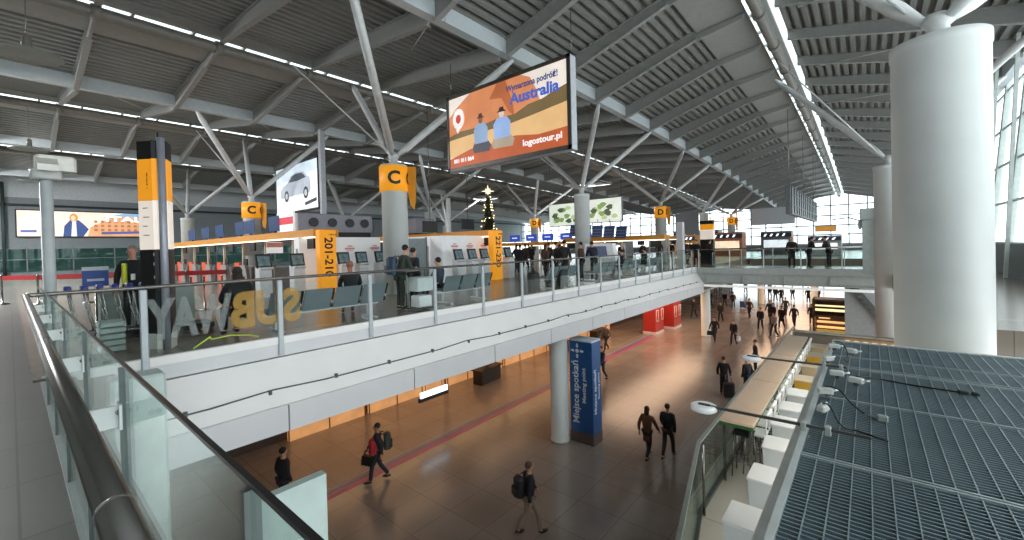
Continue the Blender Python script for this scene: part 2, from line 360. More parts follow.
# transverse roof beams, each its own object
def slope_beam(x0, z0, x1, z1):
    m = MB()
    a = [(x0, z0), (x1, z1), (x1, z1-.34), (x0, z0-.62)]
    m.prism(a, 'y', -.025, .025)
    for (p, q) in ((a[0], a[1]), (a[3], a[2])): m.prism([(p[0], p[1]-.02), (q[0], q[1]-.02), (q[0], q[1]+.02), (p[0], p[1]+.02)], 'y', -.09, .09)
    return m.mesh('roof_beam', BEAM)
for b in range(-1, 4):
    xv = -10-PER*b
    protos = []
    if b >= 0: protos.append((slope_beam(xv+.17, 8.54, -5.2-PER*b, 9.72+{0: 0, 1: -.92}.get(b, -.5)), 'rising right from the girder'))
    protos.append((slope_beam(xv-.17, 8.54, (-3.1-PER*(b+1)) if b >= 0 else -2.5, 10.02+{-1: 0, 0: -.92}.get(b, -.5)), 'rising left from the girder'))
    for me, side in protos:
        for yb in BY:
            if b >= 3 and yb > 45: continue
            tag(obj('roof_beam', me, None, None, (0, yb, dz(yb))), f'grey transverse roof beam {side} {names[b]}', 'beam', f'roof beams {side} {names[b]}', 'structure')
# thin tie rods
for b, yb in ((0, 11.65), (0, 24.65), (0, 5.15), (1, 11.65), (1, 5.15), (-1, 24.65), (-1, 31.1), (-1, 18.1)):
    m = MB().tube((-10-PER*b, yb-3.1, 8.3+dz(yb)), (-16.5-PER*b, yb+.1, 9.4+dz(yb)), .025, 6)
    tag(obj('tie_rod', m, PALEST), 'thin steel tie rod crossing below the roof deck ' + names[b], 'rod', 'tie rods under the roof ' + names[b], 'structure')

# ================================================================ COLUMNS WITH BRANCHES
def column(x, y, lab, ring=None, d=.9, z0=0, top=4.58, right=False):
    c = thing('column', lab, 'column', (x, y, z0), kind='structure')
    obj('shaft', MB().lathe([(d/2, 0), (d/2, top-z0-.18), (d/2+.015, top-z0-.17), (d/2+.015, top-z0), (d/2-.1, top-z0)], n=40), COLUMN, c)
    h = top-z0
    obj('head', MB().lathe([(.17, h), (.14, h+.25), (.2, h+.3), (.14, h+.45)], n=16), PALEST, c)
    xv, xr = (x+3.0, x-4.9) if not right else (x+3.8, x-4.3)
    zt = 8.05; zr = 9.5 if right else (8.65 if x > -20 else 9.0)
    for dx, dy, zz in ((xv-x, -3.25, zt), (xv-x, 3.25, zt), (xr-x, 1.3, zr)):
        zz += dz(y+dy)-z0
        s = Vector((dx*.03, dy*.03, h+.35)); e = Vector((dx, dy, zz)); k = e-s
        obj('strut', MB().tube(s, s+k*.08, .06, 12, .13).tube(s+k*.08, s+k*.92, .13, 12).tube(s+k*.92, e, .13, 12, .06), PALEST, c)
    obj('tie', MB().tube((dx*.05, .1, h+.4), (dx+.5, -1.5, zr+dz(y)-z0-.1), .03, 6), PALEST, c)
    if ring:
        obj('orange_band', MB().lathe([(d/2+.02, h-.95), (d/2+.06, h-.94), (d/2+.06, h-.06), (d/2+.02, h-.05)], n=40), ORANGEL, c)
        # curved pointed orange flag
        obj('orange_flag', MB().prism([(d/2+.0, h-.06), (d/2+.36, h-.08), (d/2+.33, h-1.25), (d/2+.27, h-1.6), (d/2+.14, h-1.45), (d/2+.05, h-.9)], 'y', -.03, .03), ORANGE, c, rz=math.radians(35) + math.atan2(y, x) - math.atan2(8.96, -13))
        n = Vector((-x, -y, 0)).normalized(); p = n*(d/2+.08)
        text(ring, .62, (p.x, p.y, h-.52), n, (0, 0, 1), BLACK, c, bold=.03)
        n2 = Matrix.Rotation(math.radians(70), 3, 'Z') @ n; p = n2*(d/2+.08)
        text(ring, .62, (p.x, p.y, h-.52), n2, (0, 0, 1), BLACK, c, bold=.03)
    return c
column(-13, 8.96, 'round pale column with orange letter C band and branching struts beside the hanging outback advert', 'C')
column(-13, 22.0, 'round pale column behind the blue monitor row, bare of any sign', None)
column(-13, 34.5, 'round column with orange letter D band in the middle of the hall', 'D')
column(-13, 46.5, 'plain branching column just behind the yellow and black totem', None, .85)
column(-13, 58, 'farthest branching column with an orange band near the end window', 'D', .85)
column(-27.7, 9.23, 'branching column with orange letter C band behind the check-in canopy', 'C')
column(-27.7, 22.5, 'branching column behind the Christmas tree', None)
column(-27.7, 36.8, 'slender branching column with a small orange D band beyond the second check-in island', 'D', .85)
column(-42.4, 9.4, 'branching column nearest the yellow and black information totem', None)
column(-42.4, 23, 'distant branching column left of the Christmas tree', None)
column(-42.4, 37, 'distant branching column left of the small orange D band', None)
column(.9, 9.69, 'huge pale round column rising behind the steel grating on the right', None, 1.16, -5.25, 4.66, True)
column(.75, 24.2, 'second pale round column with a boxed base at the right end of the footbridge', None, 1.1, -5.25, 4.6, True)
# lower lobby columns
for x, y, lab in ((-8.35, 12.3, 'round white lobby column beside the blue meeting point totem'), (-9.1, 32.5, 'round lobby column under the far end of the balcony'), (-8.9, 52, 'far lobby column between the travellers'), (-4.2, 52, 'far lobby column near the middle of the crowd')):
    struct('lobby_column', MB().lathe([(.34, 0), (.34, .06), (.315, .08), (.315, 3.6)], (0, 0, 0), 28), COLUMN, lab, 'column').location = (x, y, -5.25)
struct('corner_column', MB().bev(-.2, -.26, 0, .2, .26, 5.33, .03), mat('#b4c3bf', .4), 'pale teal column seen through the glass at the corner of the balcony', 'column').location = (-7.0, .98, -5.25)

# ================================================================ NEAR BALUSTRADE, HANDRAIL, PIER, CAMERA POLE
g = thing('glass_balustrade', 'frameless glass balustrade with thick round steel handrail right in front of the viewer', 'balustrade', (-3.5, .2, 0))
JX = [1.6, .42, -.73, -1.87, -2.95, -4.2, -5.4, -6.6, -7.85]
for a, b in zip(JX, JX[1:]):
    obj('glass_pane', MB().box(b+3.5+.008, .026, .01, a+3.5-.008, .035, 1.2), GLASSG, g)
obj('top_channel', MB().box(-7.85+3.5, .0255, 1.196, 1.6+3.5, .0355, 1.204), mat('#171716', .3), g)
for x in JX[1:-1]:
    obj('joint_profile', MB().box(x+3.5-.007, .018, .01, x+3.5+.007, .042, 1.19), mat('#5d6362', .35, .6), g)
    br = obj('bracket', MB().box(x+3.5-.005, -.085, 1.0, x+3.5+.005, .02, 1.07).box(x+3.5-.03, .014, .995, x+3.5+.03, .021, 1.075), mat('#d4d8d6', .35, .3), g)
    for s in (-.085, .085):
        obj('bolt', MB().tube((x+3.5+.005, -.015+s*.35, 1.035+s*.15), (x+3.5+.014, -.015+s*.35, 1.035+s*.15), .009, 10).ball((x+3.5+.014, -.015+s*.35, 1.035+s*.15), .006, 8, 4), STEELD, br)
m = MB().tube((-7.93+3.5, -.09, 1.1), (1.6+3.5, -.09, 1.1), .028, 24)
for x in (-1.02, -3.4, -5.8): m.tube((x+3.5-.004, -.09, 1.1), (x+3.5+.004, -.09, 1.1), .0292, 24)
obj('handrail', m, STEELD, g)
obj('floor_shoe', MB().box(-7.9+3.5, .01, -.0, 5.1, .05, .02), mat('#9aa3a2', .4, .4), g)
struct('trim_walkway_edge', MB().box(-8.0, .5, -.56, 1.7, .52, .0), WHITED, 'pale edge trim below the glass balustrade', 'trim')
g = thing('clad_pier', 'pale clad pier end seen beneath the nearest glass pane', 'pier', (-3.5, 1.3, 0), kind='structure')
obj('panel', MB().box(.12, -.22, -5.25, .2, .27, -.2), mat('#a3b4b0', .35), g)
obj('core', MB().box(-.1, -.2, -5.25, .12, .25, -1.2), mat('#8a9794', .5), g)

g = thing('camera_pole', 'tall white pole carrying a security camera at the balcony corner', 'pole', (-8.2, .33, 0))
obj('pole', MB().lathe([(.1, 0), (.1, .02), (.062, .03), (.062, 2.62)], n=20), mat('#c5ccce', .4), g)
h = obj('camera_housing', MB().lathe([(.13, 2.58), (.145, 2.6), (.145, 2.7), (.1, 2.72), (.09, 2.86)], n=20), mat('#d9dcda', .4), g)
obj('camera_head', MB().bev(-.07, -.1, 2.7, .09, .28, 2.9, .03).prism([(.0, 2.9), (.34, 2.74), (.34, 2.66), (.0, 2.7)], 'y', -.08, .1), mat('#e4e3da', .4), h)

# ================================================================ LONG BALCONY BALUSTRADE
PY = [1.22, 3.06, 4.83, 6.56, 8.22, 9.9, 11.53, 13.15, 14.79, 16.4, 18.02, 19.6, 21.2, 22.8, 24.35, 25.9]
g = thing('glass_balustrade', 'long glass balustrade with grey posts running along the white balcony', 'balustrade', (-8.0, 12, 0))
for y in PY:
    obj('post', MB().bev(.0, y-12-.045, -.26, .05, y-12+.045, 1.07, .012), mat('#aab2b6', .4, .3), g)
for a, b in zip([.35]+PY, PY):
    if b > a: obj('glass_pane', MB().box(-.02, a-12+.01, .06, -.006, b-12-.01, 1.02), GLASS, g)
obj('handrail', MB().tube((.0, .2-12, 1.1), (.0, 14.6, 1.1), .027, 16).tube((-.0, .2-12, 1.1), (.0, .11-12, 1.1), .027, 16), STEEL, g)
obj('bottom_rail', MB().box(-.04, .3-12, -.06, .022, 14.6, .07), WHITE, g)
# mirrored window lettering, readable from inside
dec = thing('glass_lettering', 'large mirrored white and yellow letters stuck on the first panes of the long balustrade', 'sticker', (-8.03, 2.3, .5))
WL = frostmat('white_film', 'a2a3a4', .34); YL = frostmat('yellow_film', 'cf9a35', .5)
text('SUB', .78, (0, .58, .08), (-1, 0, 0), (0, 0, 1), YL, dec, width=1.12, bold=.04, depth=.001)
text('WAY', .78, (0, -.5, .08), (-1, 0, 0), (0, 0, 1), WL, dec, width=1.1, bold=.04, depth=.001)
obj('arrow', MB().path([(0, -.5, -.4), (0, -.28, -.26), (0, -.26, -.3)], .012, 6).path([(0, -.26, -.3), (0, 0, -.28), (0, .3, -.33), (0, .42, -.38)], .01, 6), mat('#c6e03a', .5), dec)

# ================================================================ FOOTBRIDGE
g = thing('footbridge', 'glass sided footbridge crossing the lobby with pale steel edge beam', 'footbridge', (-3.6, 28.5, 0), kind='structure')
obj('deck', MB().box(-4.5, -1.45, -.12, 4.35, 1.5, 0), FLOORD, g)
for s in (-1.5, 1.5):
    m = MB().bev(-4.5, s-.06, -.34, 4.4, s+.06, .02, .02).box(-4.5, s-.12, -.42, 4.4, s+.12, -.36)
    m.box(-4.5, s-.02, -.85, 4.4, s+.02, -.4).box(-4.5, s-.12, -.9, 4.4, s+.12, -.86)
    for k in range(5): m.box(-3.9+k*2-.02, s-.11, -.86, -3.9+k*2+.02, s+.11, -.4)
    obj('edge_beam', m, mat('#b3bab8', .45), g)
    for k in range(6): obj('post', MB().box(-4.3+k*1.72-.025, s-.03, -.1, -4.3+k*1.72+.025, s+.03, 1.07), PALEST, g)
    obj('glass_pane', MB().box(-4.4, s-.008, .05, 4.3, s+.008, 1.0), GLASSG, g)
    obj('handrail', MB().tube((-4.45, s, 1.1), (4.35, s, 1.1), .027, 12), STEEL, g)
lt = thing('linear_lamp', 'long white tube lamp hung beneath the footbridge', 'lamp', (-4.0, 27.0, -1.12))
obj('lamp_body', MB().bev(-4.2, -.07, 0, 4.2, .07, .13, .03), mat('#eef1ee', .4, emit=.25), lt)
for s in (-3.5, 0, 3.5): obj('hanger', MB().tube((s, 0, .12), (s, 0, .3), .012, 6), STEEL, lt)

# stair under the right end of the bridge
g = thing('staircase', 'grey staircase with sloping stringer below the right end of the footbridge', 'stairs', (0, 31, -5.25), kind='structure')
m = MB().prism([(-1.1, 0), (-1.1, 3.9), (-.9, 4.1), (1.5, 4.1), (1.5, 0)], 'y', .5, .7)
obj('side_wall', m, mat('#a3aaab', .6), g)
obj('stringer', MB().prism([(-.95, 4.1), (-.55, 4.1), (1.6, .9), (1.6, .35)], 'y', .2, .45), mat('#5c615f', .5), g)
m = MB()
for k in range(12): m.box(-.75+k*.2, .0, 3.75-k*.28, -.5+k*.2, .2, 3.8-k*.28)
obj('treads', m, mat('#6e7372', .5), g)
struct('wall_right_lower', MB().box(1.3, 35, -5.25, 1.5, 76, -.6), mat('#a39a90', .6), 'pale lower lobby wall on the right behind the kiosk', 'wall')
g = thing('window_fill', 'added glazing at the far end of the lower lobby that brightens its floor', 'window', (0, 73, 0), kind='structure')  # glazing added to let sky light onto the far lobby floor
obj('pane', MB().box(-60, 0, -5.25, 1.4, .04, -2.5), SKYGL, g)
obj('upper_wall', MB().box(-60, 0, -2.5, 1.4, .2, -.7), mat('#c9ab90', .6), g)
m = MB()
for k in range(26): m.box(-60+k*2.4-.08, -.08, -5.25, -60+k*2.4+.08, .08, -.7)
m.box(-60, -.08, -2.6, 1.4, .08, -2.4)
obj('window_frame', m, mat('#8d8a86', .5), g)

# ================================================================ SHOPFRONTS BELOW THE BALCONY
WOOD = mat('#c9925e', .35, var=.12, scale=2, emit=.5)  # wood given its own glow in place of warm shop lighting
for i, (y0, y1) in enumerate(((6.3, 9.3), (9.5, 13.6), (13.8, 17.9), (18.1, 23.6), (23.8, 31))):
    g = thing('shopfront', ('glowing amber wood shopfront ' + ['left of the red vested walker', 'behind the white ad light bar', 'between the light bar and the dark service desk', 'behind the white lobby column', 'near the red ticket booths'][i]), 'shopfront', (-16, (y0+y1)/2, -5.25))
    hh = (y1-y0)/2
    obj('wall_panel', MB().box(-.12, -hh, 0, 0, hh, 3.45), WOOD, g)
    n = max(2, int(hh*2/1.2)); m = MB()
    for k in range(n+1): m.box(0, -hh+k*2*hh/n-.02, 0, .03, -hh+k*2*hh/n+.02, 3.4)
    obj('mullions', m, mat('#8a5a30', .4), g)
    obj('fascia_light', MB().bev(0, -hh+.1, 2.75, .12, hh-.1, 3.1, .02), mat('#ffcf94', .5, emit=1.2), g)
struct('wall_shops', MB().box(-17, .2, -5.25, -16.3, 73, -1.7), mat('#4c4038', .6), 'dark wall behind the ground floor shopfronts', 'wall')
for i, (x, y, l) in enumerate(((-12.8, 10.35, 1.3),)):
    g = thing('light_bar', ['white lit advertising bar hanging under the balcony behind the red vested walker', 'white lit advertising bar hanging low at the left under the balcony'][i], 'light', (x, y, -3.9))
    obj('lit_panel', MB().bev(-.03, -l/2, -.1, .05, l/2, .1, .01), mat('#eef4ff', .5, emit=1.5), g)
    obj('housing', MB().bev(-.08, -l/2-.05, -.25, .03, l/2+.05, -.1, .01), DARK, g)
    for s in (-.4, .4): obj('hanger', MB().tube((0, s, .1), (0, s, 2.15), .012, 6), DARK, g)
def desk(x, y, rz, lab):
    g = thing('service_desk', lab, 'desk', (x, y, -5.25), rz)
    obj('counter', MB().bev(-.3, -.8, 0, .3, .8, .68, .03), mat('#241d1a', .4), g)
    obj('worktop', MB().bev(-.36, -.9, .68, .36, .9, .73, .01), BLACK, g)
    obj('monitor', MB().box(-.03, -.3, .82, .03, .3, 1.15).box(-.02, -.03, .73, .02, .03, .83), BLACK, g)
desk(-15.0, 15.6, .1, 'black service desk under the balcony left of the white lobby column')
desk(-15.0, 22.2, .1, 'black service desk right of the blue meeting point totem')
desk(-15.0, 27.2, .1, 'black service desk beside the red booths')
for i, (y, x) in enumerate(((31.5, -12.6), (34.2, -12.2))):
    g = thing('ticket_booth', ['red ticket booth at the end of the shop row, nearer of two', 'red ticket booth at the end of the shop row, farther of two'][i], 'booth', (x, y, -5.25))
    obj('body', MB().bev(-.5, -.8, 0, .5, .8, 2.3, .04), mat('#b5312c', .4), g)
    m = MB()
    for s in (-.5, .5):
        m.path([(.51, s-.2, 1.0), (.51, s-.2, 1.8), (.51, s+.2, 1.8), (.51, s+.2, 1.0), (.51, s-.2, 1.0)], .025, 6)
    obj('white_frames', m, mat('#f0e4dc', .5), g)
    obj('base', MB().bev(-.52, -.82, 0, .52, .82, .2, .02), mat('#d9d2cc', .5), g)

# meeting point totem
g = thing('meeting_point_totem', 'tall blue meeting point totem with white writing beside the lobby column', 'totem', (-7.6, 12.82, -5.25), math.radians(0))
obj('panel', MB().bev(-.45, -.3, .38, .45, .3, 3.5, .015), mat('#1f5590', .4, var=.06), g)
obj('plinth', MB().bev(-.46, -.31, 0, .46, .31, .38, .01), mat('#5b4f4a', .4), g)
obj('cap', MB().bev(-.46, -.31, 3.5, .46, .31, 3.56, .02), mat('#c5d0d8', .4), g)
WT = mat('#e6edf2', .5)
text('Miejsce spotkań', .34, (-.2, -.305, 1.75), (0, -1, 0), (-1, 0, 0), WT, g, width=2.15)
text('Meeting point', .2, (.12, -.305, 2.0), (0, -1, 0), (-1, 0, 0), WT, g, width=1.2)
text('Miejsce spotkań', .2, (.455, -.12, 1.8), (1, 0, 0), (0, -1, 0), WT, g, width=1.5)
text('Meeting point', .14, (.455, .12, 1.95), (1, 0, 0), (0, -1, 0), WT, g, width=.9)
ic = MB().lathe([(.07, 0), (.07, .006)], (0, 0, 0), 20)
ic.v = [(-.12+a, -.304-c_, 3.17+b) for a, b, c_ in ic.v]
for k in range(4):
    a = k*PI/2; ca, sa = math.cos(a), math.sin(a)
    tri = [(.24*ca-.0*sa, .24*sa), (.13*ca, .13*sa)]
    P = lambda r, t: (-.12+r*ca-t*sa, -.306, 3.17+r*sa+t*ca)
    ic.poly([P(.1, 0), P(.17, .07), P(.17, .03), P(.25, .03), P(.25, -.03), P(.17, -.03), P(.17, -.07)])
obj('arrows_icon', ic, WT, g)

# ================================================================ TERRACE, GRATING AND CAFE FITTINGS ON THE RIGHT
m = MB().box(-2.25, 6.6, -2.7, 4, 17.4, -2.57)
m.prism([(-2.25, 6.6), (-1.48, 3.6), (4, 3.6), (4, 6.6)], 'z', -2.7, -2.57)
struct('floor_terrace', m, tilemat('terrace_tile', 'd2cec0', 'cbc7ba', '98958b', 2.2, 2.2, .35, .3), 'pale raised terrace floor under the steel grating', 'floor')
m = MB().box(-2.23, 6.6, -5.25, 4, 17.3, -2.7).prism([(-2.23, 6.6), (-1.46, 3.6), (4, 3.6), (4, 6.6)], 'z', -5.25, -2.7)
struct('wall_terrace_base', m, mat('#a58f74', .5), 'beige side wall carrying the raised terrace', 'wall')
g = thing('glass_balustrade', 'angled glass balustrade around the near corner of the raised terrace', 'balustrade', (-1.9, 6.6, -2.57))
pa, pb, pc, pd = (.52, -2.95), (-.1, .05), (-.12, 4.0), (-.12, 10.8)
for (a, b) in ((pa, pb), (pb, pc), (pc, pd)):
    d = Vector((b[0]-a[0], b[1]-a[1], 0)).normalized(); nrm = Vector((-d.y, d.x, 0))*.008
    obj('glass_pane', MB().prism([(a[0]+nrm.x+d.x*.02, a[1]+nrm.y+d.y*.02), (b[0]+nrm.x-d.x*.02, b[1]+nrm.y-d.y*.02), (b[0]-nrm.x-d.x*.02, b[1]-nrm.y-d.y*.02), (a[0]-nrm.x+d.x*.02, a[1]-nrm.y+d.y*.02)], 'z', .03, 1.07), GLASSG, g)
    obj('top_rail', MB().bar((a[0], a[1], 1.09), (b[0], b[1], 1.09), .05, .035), mat('#9ba39c', .35, .4), g)
    obj('base_channel', MB().bar((a[0], a[1], .02), (b[0], b[1], .02), .06, .08), mat('#4c4f4b', .4), g)
for p in (pb, pc): obj('post', MB().tube((p[0]+.06, p[1], 0), (p[0]+.06, p[1], 1.08), .02, 10), STEELD, g)
# long counter
for i, (y0, y1) in enumerate(((7.75, 10.4), (10.42, 13.1), (13.12, 15.9))):
    g = thing('bar_table', ['beige topped high bar table with green underside, nearest of three', 'beige topped high bar table, middle one of three in the row', 'beige topped high bar table, farthest of three in the row'][i], 'table', (-1.74, (y0+y1)/2, -2.57))
    hh = (y1-y0)/2
    obj('table_top', MB().bev(-.26, -hh, 1.06, .27, hh, 1.1, .008), mat('#cdb39b', .35, var=.05), g)
    obj('table_underside', MB().box(-.25, -hh+.01, 1.0, .26, hh-.01, 1.058), mat('#2f5a2e', .5), g)
    obj('edge_strip', MB().box(-.285, -hh, 1.03, -.262, hh, 1.105), mat('#e9ebe6', .4), g)
    for sx in (-.2, .2):
        for sy in (-hh+.12, hh-.12): obj('leg', MB().box(sx-.02, sy-.02, 0, sx+.02, sy+.02, 1.0), STEELD, g)
    obj('foot_rail', MB().box(-.19, -hh+.1, .25, -.17, hh-.1, .28), STEELD, g)
# stools with white wavy back
def make_stool():
    g = thing('bar_stool', 'bar stool', 'stool', (0, 0, 0))
    obj('seat', MB().bev(-.17, -.17, .72, .17, .17, .76, .02), mat('#e6e8e4', .4), g)
    m = MB(); pts = [(.2+.03*math.sin(t*PI/3), -.2+.4*t/6, 1.12+.05*math.sin(t*PI/3)) for t in range(7)]
    m.path(pts, .022, 8); m.tube((.17, -.17, .74), (.2, -.19, 1.12), .012, 6).tube((.17, .17, .74), (.2, .19, 1.12), .012, 6)
    obj('backrest', m, mat('#f0f1ee', .35), g)
    for a, b in ((-1, -1), (-1, 1), (1, -1), (1, 1)): obj('leg', MB().tube((a*.14, b*.14, .73), (a*.18, b*.18, 0), .011, 6), STEELD, g)
    obj('foot_ring', MB().path([(.17, .17, .28), (.17, -.17, .28), (-.17, -.17, .28), (-.17, .17, .28), (.17, .17, .28)], .009, 6), STEELD, g)
    return g
st = make_stool()
for k in range(15):
    y = 8.45+k*.5
    o = st if k == 0 else dup(st)
    o.location = (-1.56, y, -2.57); o['group'] = 'bar stools along the beige tables'
    o['label'] = 'white wavy backed bar stool, ' + ['first', 'second', 'third', 'fourth', 'fifth', 'sixth', 'seventh', 'eighth', 'ninth', 'tenth', 'eleventh', 'twelfth', 'thirteenth', 'fourteenth', 'last'][k] + ' from the near end of the table row'
st2 = thing('bar_stool', 'black seated bar stool tucked under the near end of the green edged table', 'stool', (-1.72, 8.25, -2.57))
obj('seat', MB().bev(-.16, -.16, .74, .16, .16, .79, .03), BLACK, st2)
for a, b in ((-1, -1), (-1, 1), (1, -1), (1, 1)): obj('leg', MB().tube((a*.13, b*.13, .74), (a*.16, b*.16, 0), .012, 6), STEELD, st2)
obj('foot_ring', MB().path([(.15, .15, .28), (.15, -.15, .28), (-.15, -.15, .28), (-.15, .15, .28), (.15, .15, .28)], .009, 6), STEELD, st2)
dup(st2, (-1.76, 9.05, -2.57), .1, 'black seated bar stool second from the near end under the green edged table')
dup(st2, (-1.76, 9.8, -2.57), .1, 'black seated bar stool third from the near end under the green edged table')
# cubes
cubes = [(-1.16, 5.6, 0, 'c'), (-1.13, 6.8, 0, 'c'), (-1.15, 7.95, .05, 'c'), (-1.17, 9.0, 0, 'c'), (-1.18, 9.9, 0, 'c'), (-1.18, 10.9, .04, 'c'), (-1.18, 12.1, 0, 'y'), (-1.18, 13.5, 0, 'b'), (-1.18, 14.8, 0, 'y'), (-1.18, 16.1, 0, 'b')]
cl = ['white plastic block table with tilted lid, nearest of the row beside the grating', 'white square block second from the near end beside the white rail', 'white square block third from the near end beside the white rail', 'white square block fourth from the near end, level with the lower lamp arm', 'white square block fifth from the near end beside the stools', 'white square block last before the yellow one', 'yellow sided block, nearer of the two yellow ones', 'beige block between the two yellow ones', 'yellow sided block, farther of the two yellow ones', 'beige block at the far end of the row of blocks']
for (x, y, rz, k), l in zip(cubes, cl):
    g = thing('block_seat', l, 'block', (x, y, -2.57), rz)
    cc = {'c': '#d5dad9', 'y': '#d9a93a', 'b': '#c9b795'}[k]
    obj('body', MB().prism([(-.17, 0), (.17, 0), (.2, .8), (-.2, .8)], 'y', -.24, .24), mat(cc, .4, var=.03), g)
    obj('lid', MB().bev(-.215, -.26, .8, .215, .26, .83, .01), mat('#e2e5e4' if k == 'c' else '#cbb99c', .35, var=.02), g)
# canopy: steel grating on a frame
g = thing('steel_grating', 'large galvanised steel grating roof panel in front of the huge round column', 'grating', (1.3, 5.2, -.1))
GR = mat('#82949b', .4, .5, .1, 3)
m = MB(); x = -1.72
while x < 2.7:
    m.box(x-.0035, -3.5, -.035, x+.0035, 3.35, .0); x += .105
m1 = m; m = MB(); y = -3.5
while y < 3.35:
    m.box(-1.72, y-.005, -.03, 2.7, y+.005, -.004); y += .045
o = obj('bearing_bars', m1, mat('#98a6aa', .35, .5), g); o['kind'] = 'stuff'
o = obj('cross_bars', m, GR, g); o['kind'] = 'stuff'
m = MB()
for yy in (-1.32, -1.28, .27, 1.62, 1.72, 2.3): m.box(-1.72, yy-.008, -.035, 2.7, yy+.008, .006)
obj('panel_joints', m, mat('#a9b4b6', .35, .4), g)
obj('frame', MB().box(-1.76, -3.55, -.1, -1.72, 3.4, .01).box(-1.76, 3.35, -.12, 2.72, 3.42, .01).box(2.7, -3.5, -.1, 2.74, 3.4, 0), mat('#c0c7c4', .4, .2), g)
for s in (-.8, .4, 1.6): obj('joist', MB().box(s-.03, -3.5, -.22, s+.03, 3.35, -.06), DARK, g)
struct('canopy_backing', MB().box(-.36, 1.72, -.62, 4.0, 8.5, -.5), mat('#20262a', .6), 'dark plate hidden below the steel grating', 'tray')  # plain dark plate put in behind the see-through grating
g = thing('edge_rail', 'white metal edge rail running beside the grating above the block seats', 'rail', (-.53, 5.2, -.28))
obj('rail', MB().bev(-.035, -3.3, -.09, .035, 3.3, .03, .01), mat('#d7dbd6', .35), g)
for k in range(6): obj('support', MB().box(0, -3+k*1.2-.02, -.06, .12, -3+k*1.2+.02, -.02), STEELD, g)
g = thing('parapet_light', 'brown parapet with a warm lit strip at the far end of the terrace', 'parapet', (.6, 17.35, -2.57))
obj('panel', MB().bev(-2.6, -.08, 0, 2.6, .08, .95, .02), mat('#7d746a', .45), g)
obj('rail', MB().bev(-2.6, -.12, .97, 2.6, .12, 1.02, .01), mat('#b9b5aa', .4, .3), g)
m = MB()
for k in range(12): m.box(-1.2+k*.22, -.16, .72, -1.08+k*.22, -.085, .84)
obj('warm_lamps', m, mat('#ffcf8a', .5, emit=2.2), g)
# disc lamps on arms
for i, (y, x1) in enumerate(((4.3, -.05), (6.5, -.12))):
    g = thing('arm_lamp', ['white disc lamp on a long grey arm, nearer of two reaching over the lobby', 'white disc lamp on a long grey arm, farther of two reaching over the lobby'][i], 'lamp', (-1.24, y, -.05))
    obj('disc', MB().lathe([(.1, -.034), (.118, -.022), (.118, .018), (.1, .026)], n=28), mat('#eceeec', .35), g)
    obj('top_plate', MB().bev(-.05, -.022, .024, .06, .022, .034, .005), DARK, g)
    obj('arm', MB().bar((.05, 0, .02), (1.24 if i == 0 else 1.02, .0, .035), .022, .022), mat('#5b5b56', .4, .5), g)
    for s in (.8, .97): obj('clamp', MB().bev(s-.02, -.035, -.01, s+.02, .035, .06, .006), mat('#b9beb9', .4, .4), g)
# small floodlight fittings and their cables
fl = [(-.40, 7.75, .2, 'nearest the parapet'), (-.2, 7.55, -.5, 'right of the farthest one'), (-.42, 6.9, .9, 'in the tangle by the far lamp arm'), (-.30, 6.2, .1, 'just before the far lamp arm'), (-.12, 6.0, -.3, 'at the root of the black cable'), (-.36, 5.4, .4, 'midway along the grating edge'), (-.34, 4.85, 1.3, 'behind the near lamp arm')]
for x, y, rz, l in fl:
    g = thing('floodlight', 'small white clamp floodlight on the grating edge ' + l, 'floodlight', (x, y, -.08), rz); g.scale = (.75,)*3
    obj('head', MB().bev(-.09, -.045, .05, .09, .045, .12, .015), mat('#ccd0cb', .4), g)
    obj('clamp_foot', MB().bev(-.03, -.03, .0, .03, .03, .05, .008), STEELD, g)
    obj('bulb', MB().tube((.09, 0, .085), (.16, .02, .1), .014, 8), mat('#e9ece8', .3), g)
def cable(pts, r, lab, m_=BLACK):
    cu = bpy.data.curves.new('cable', 'CURVE'); cu.dimensions = '3D'; sp = cu.splines.new('NURBS'); sp.points.add(len(pts)-1)
    for p, q in zip(sp.points, pts): p.co = (*q, 1)
    sp.use_endpoint_u = True; sp.order_u = 3; cu.bevel_depth = r; cu.bevel_resolution = 2; cu.resolution_u = 6
    o = bpy.data.objects.new('cable', cu); C.objects.link(o); me = evalmesh(o); bpy.data.objects.remove(o)
    me.materials.clear(); me.materials.append(m_)
    return tag(obj('cable', me, None), lab, 'cable')
cable([(-.12, 6.1, .0), (-.0, 6.38, -.06), (.25, 6.4, -.085), (.5, 6.36, -.085), (.73, 6.36, -.085)], .009, 'black cable lying straight across the steel grating')
cable([(-.36, 5.4, .03), (-.25, 5.3, .08), (-.15, 5.2, -.05), (-.05, 5.1, -.085)], .008, 'short black cable looping from the midway floodlight')
cable([(-.34, 4.85, .02), (-.28, 4.6, .12), (-.2, 4.5, -.05), (-.1, 4.62, -.085), (.1, 4.5, -.085)], .008, 'black cable looping beside the near lamp arm')
cable([(-.4, 7.7, .05), (-.3, 7.4, .16), (-.2, 7.1, -.03), (-.3, 6.8, .05), (-.2, 6.3, .1)], .008, 'tangled dark cable between the farthest floodlights', DARK)
cable([(-.45, 7.0, -.2), (-.47, 6, -.3), (-.43, 5, -.25), (-.46, 4, -.32), (-.42, 3, -.25), (-.45, 2, -.3)], .012, 'grey cable hanging along the gap between white rail and grating', mat('#8d928e', .5))
cable([(-.40, 4.3, -.1), (-.48, 3.9, -.3), (-.44, 3.3, -.2), (-.4, 2.7, -.3), (-.36, 2.2, -.2)], .007, 'greenish cable hanging at the lower left edge of the grating', mat('#7e8a72', .5))
tag(obj('connector', MB().bev(.7, 6.33, -.1, .78, 6.39, -.06, .01).bev(.8, 6.36, -.1, .86, 6.41, -.07, .01), DARK), 'small dark connector at the end of the black cable on the grating', 'connector')
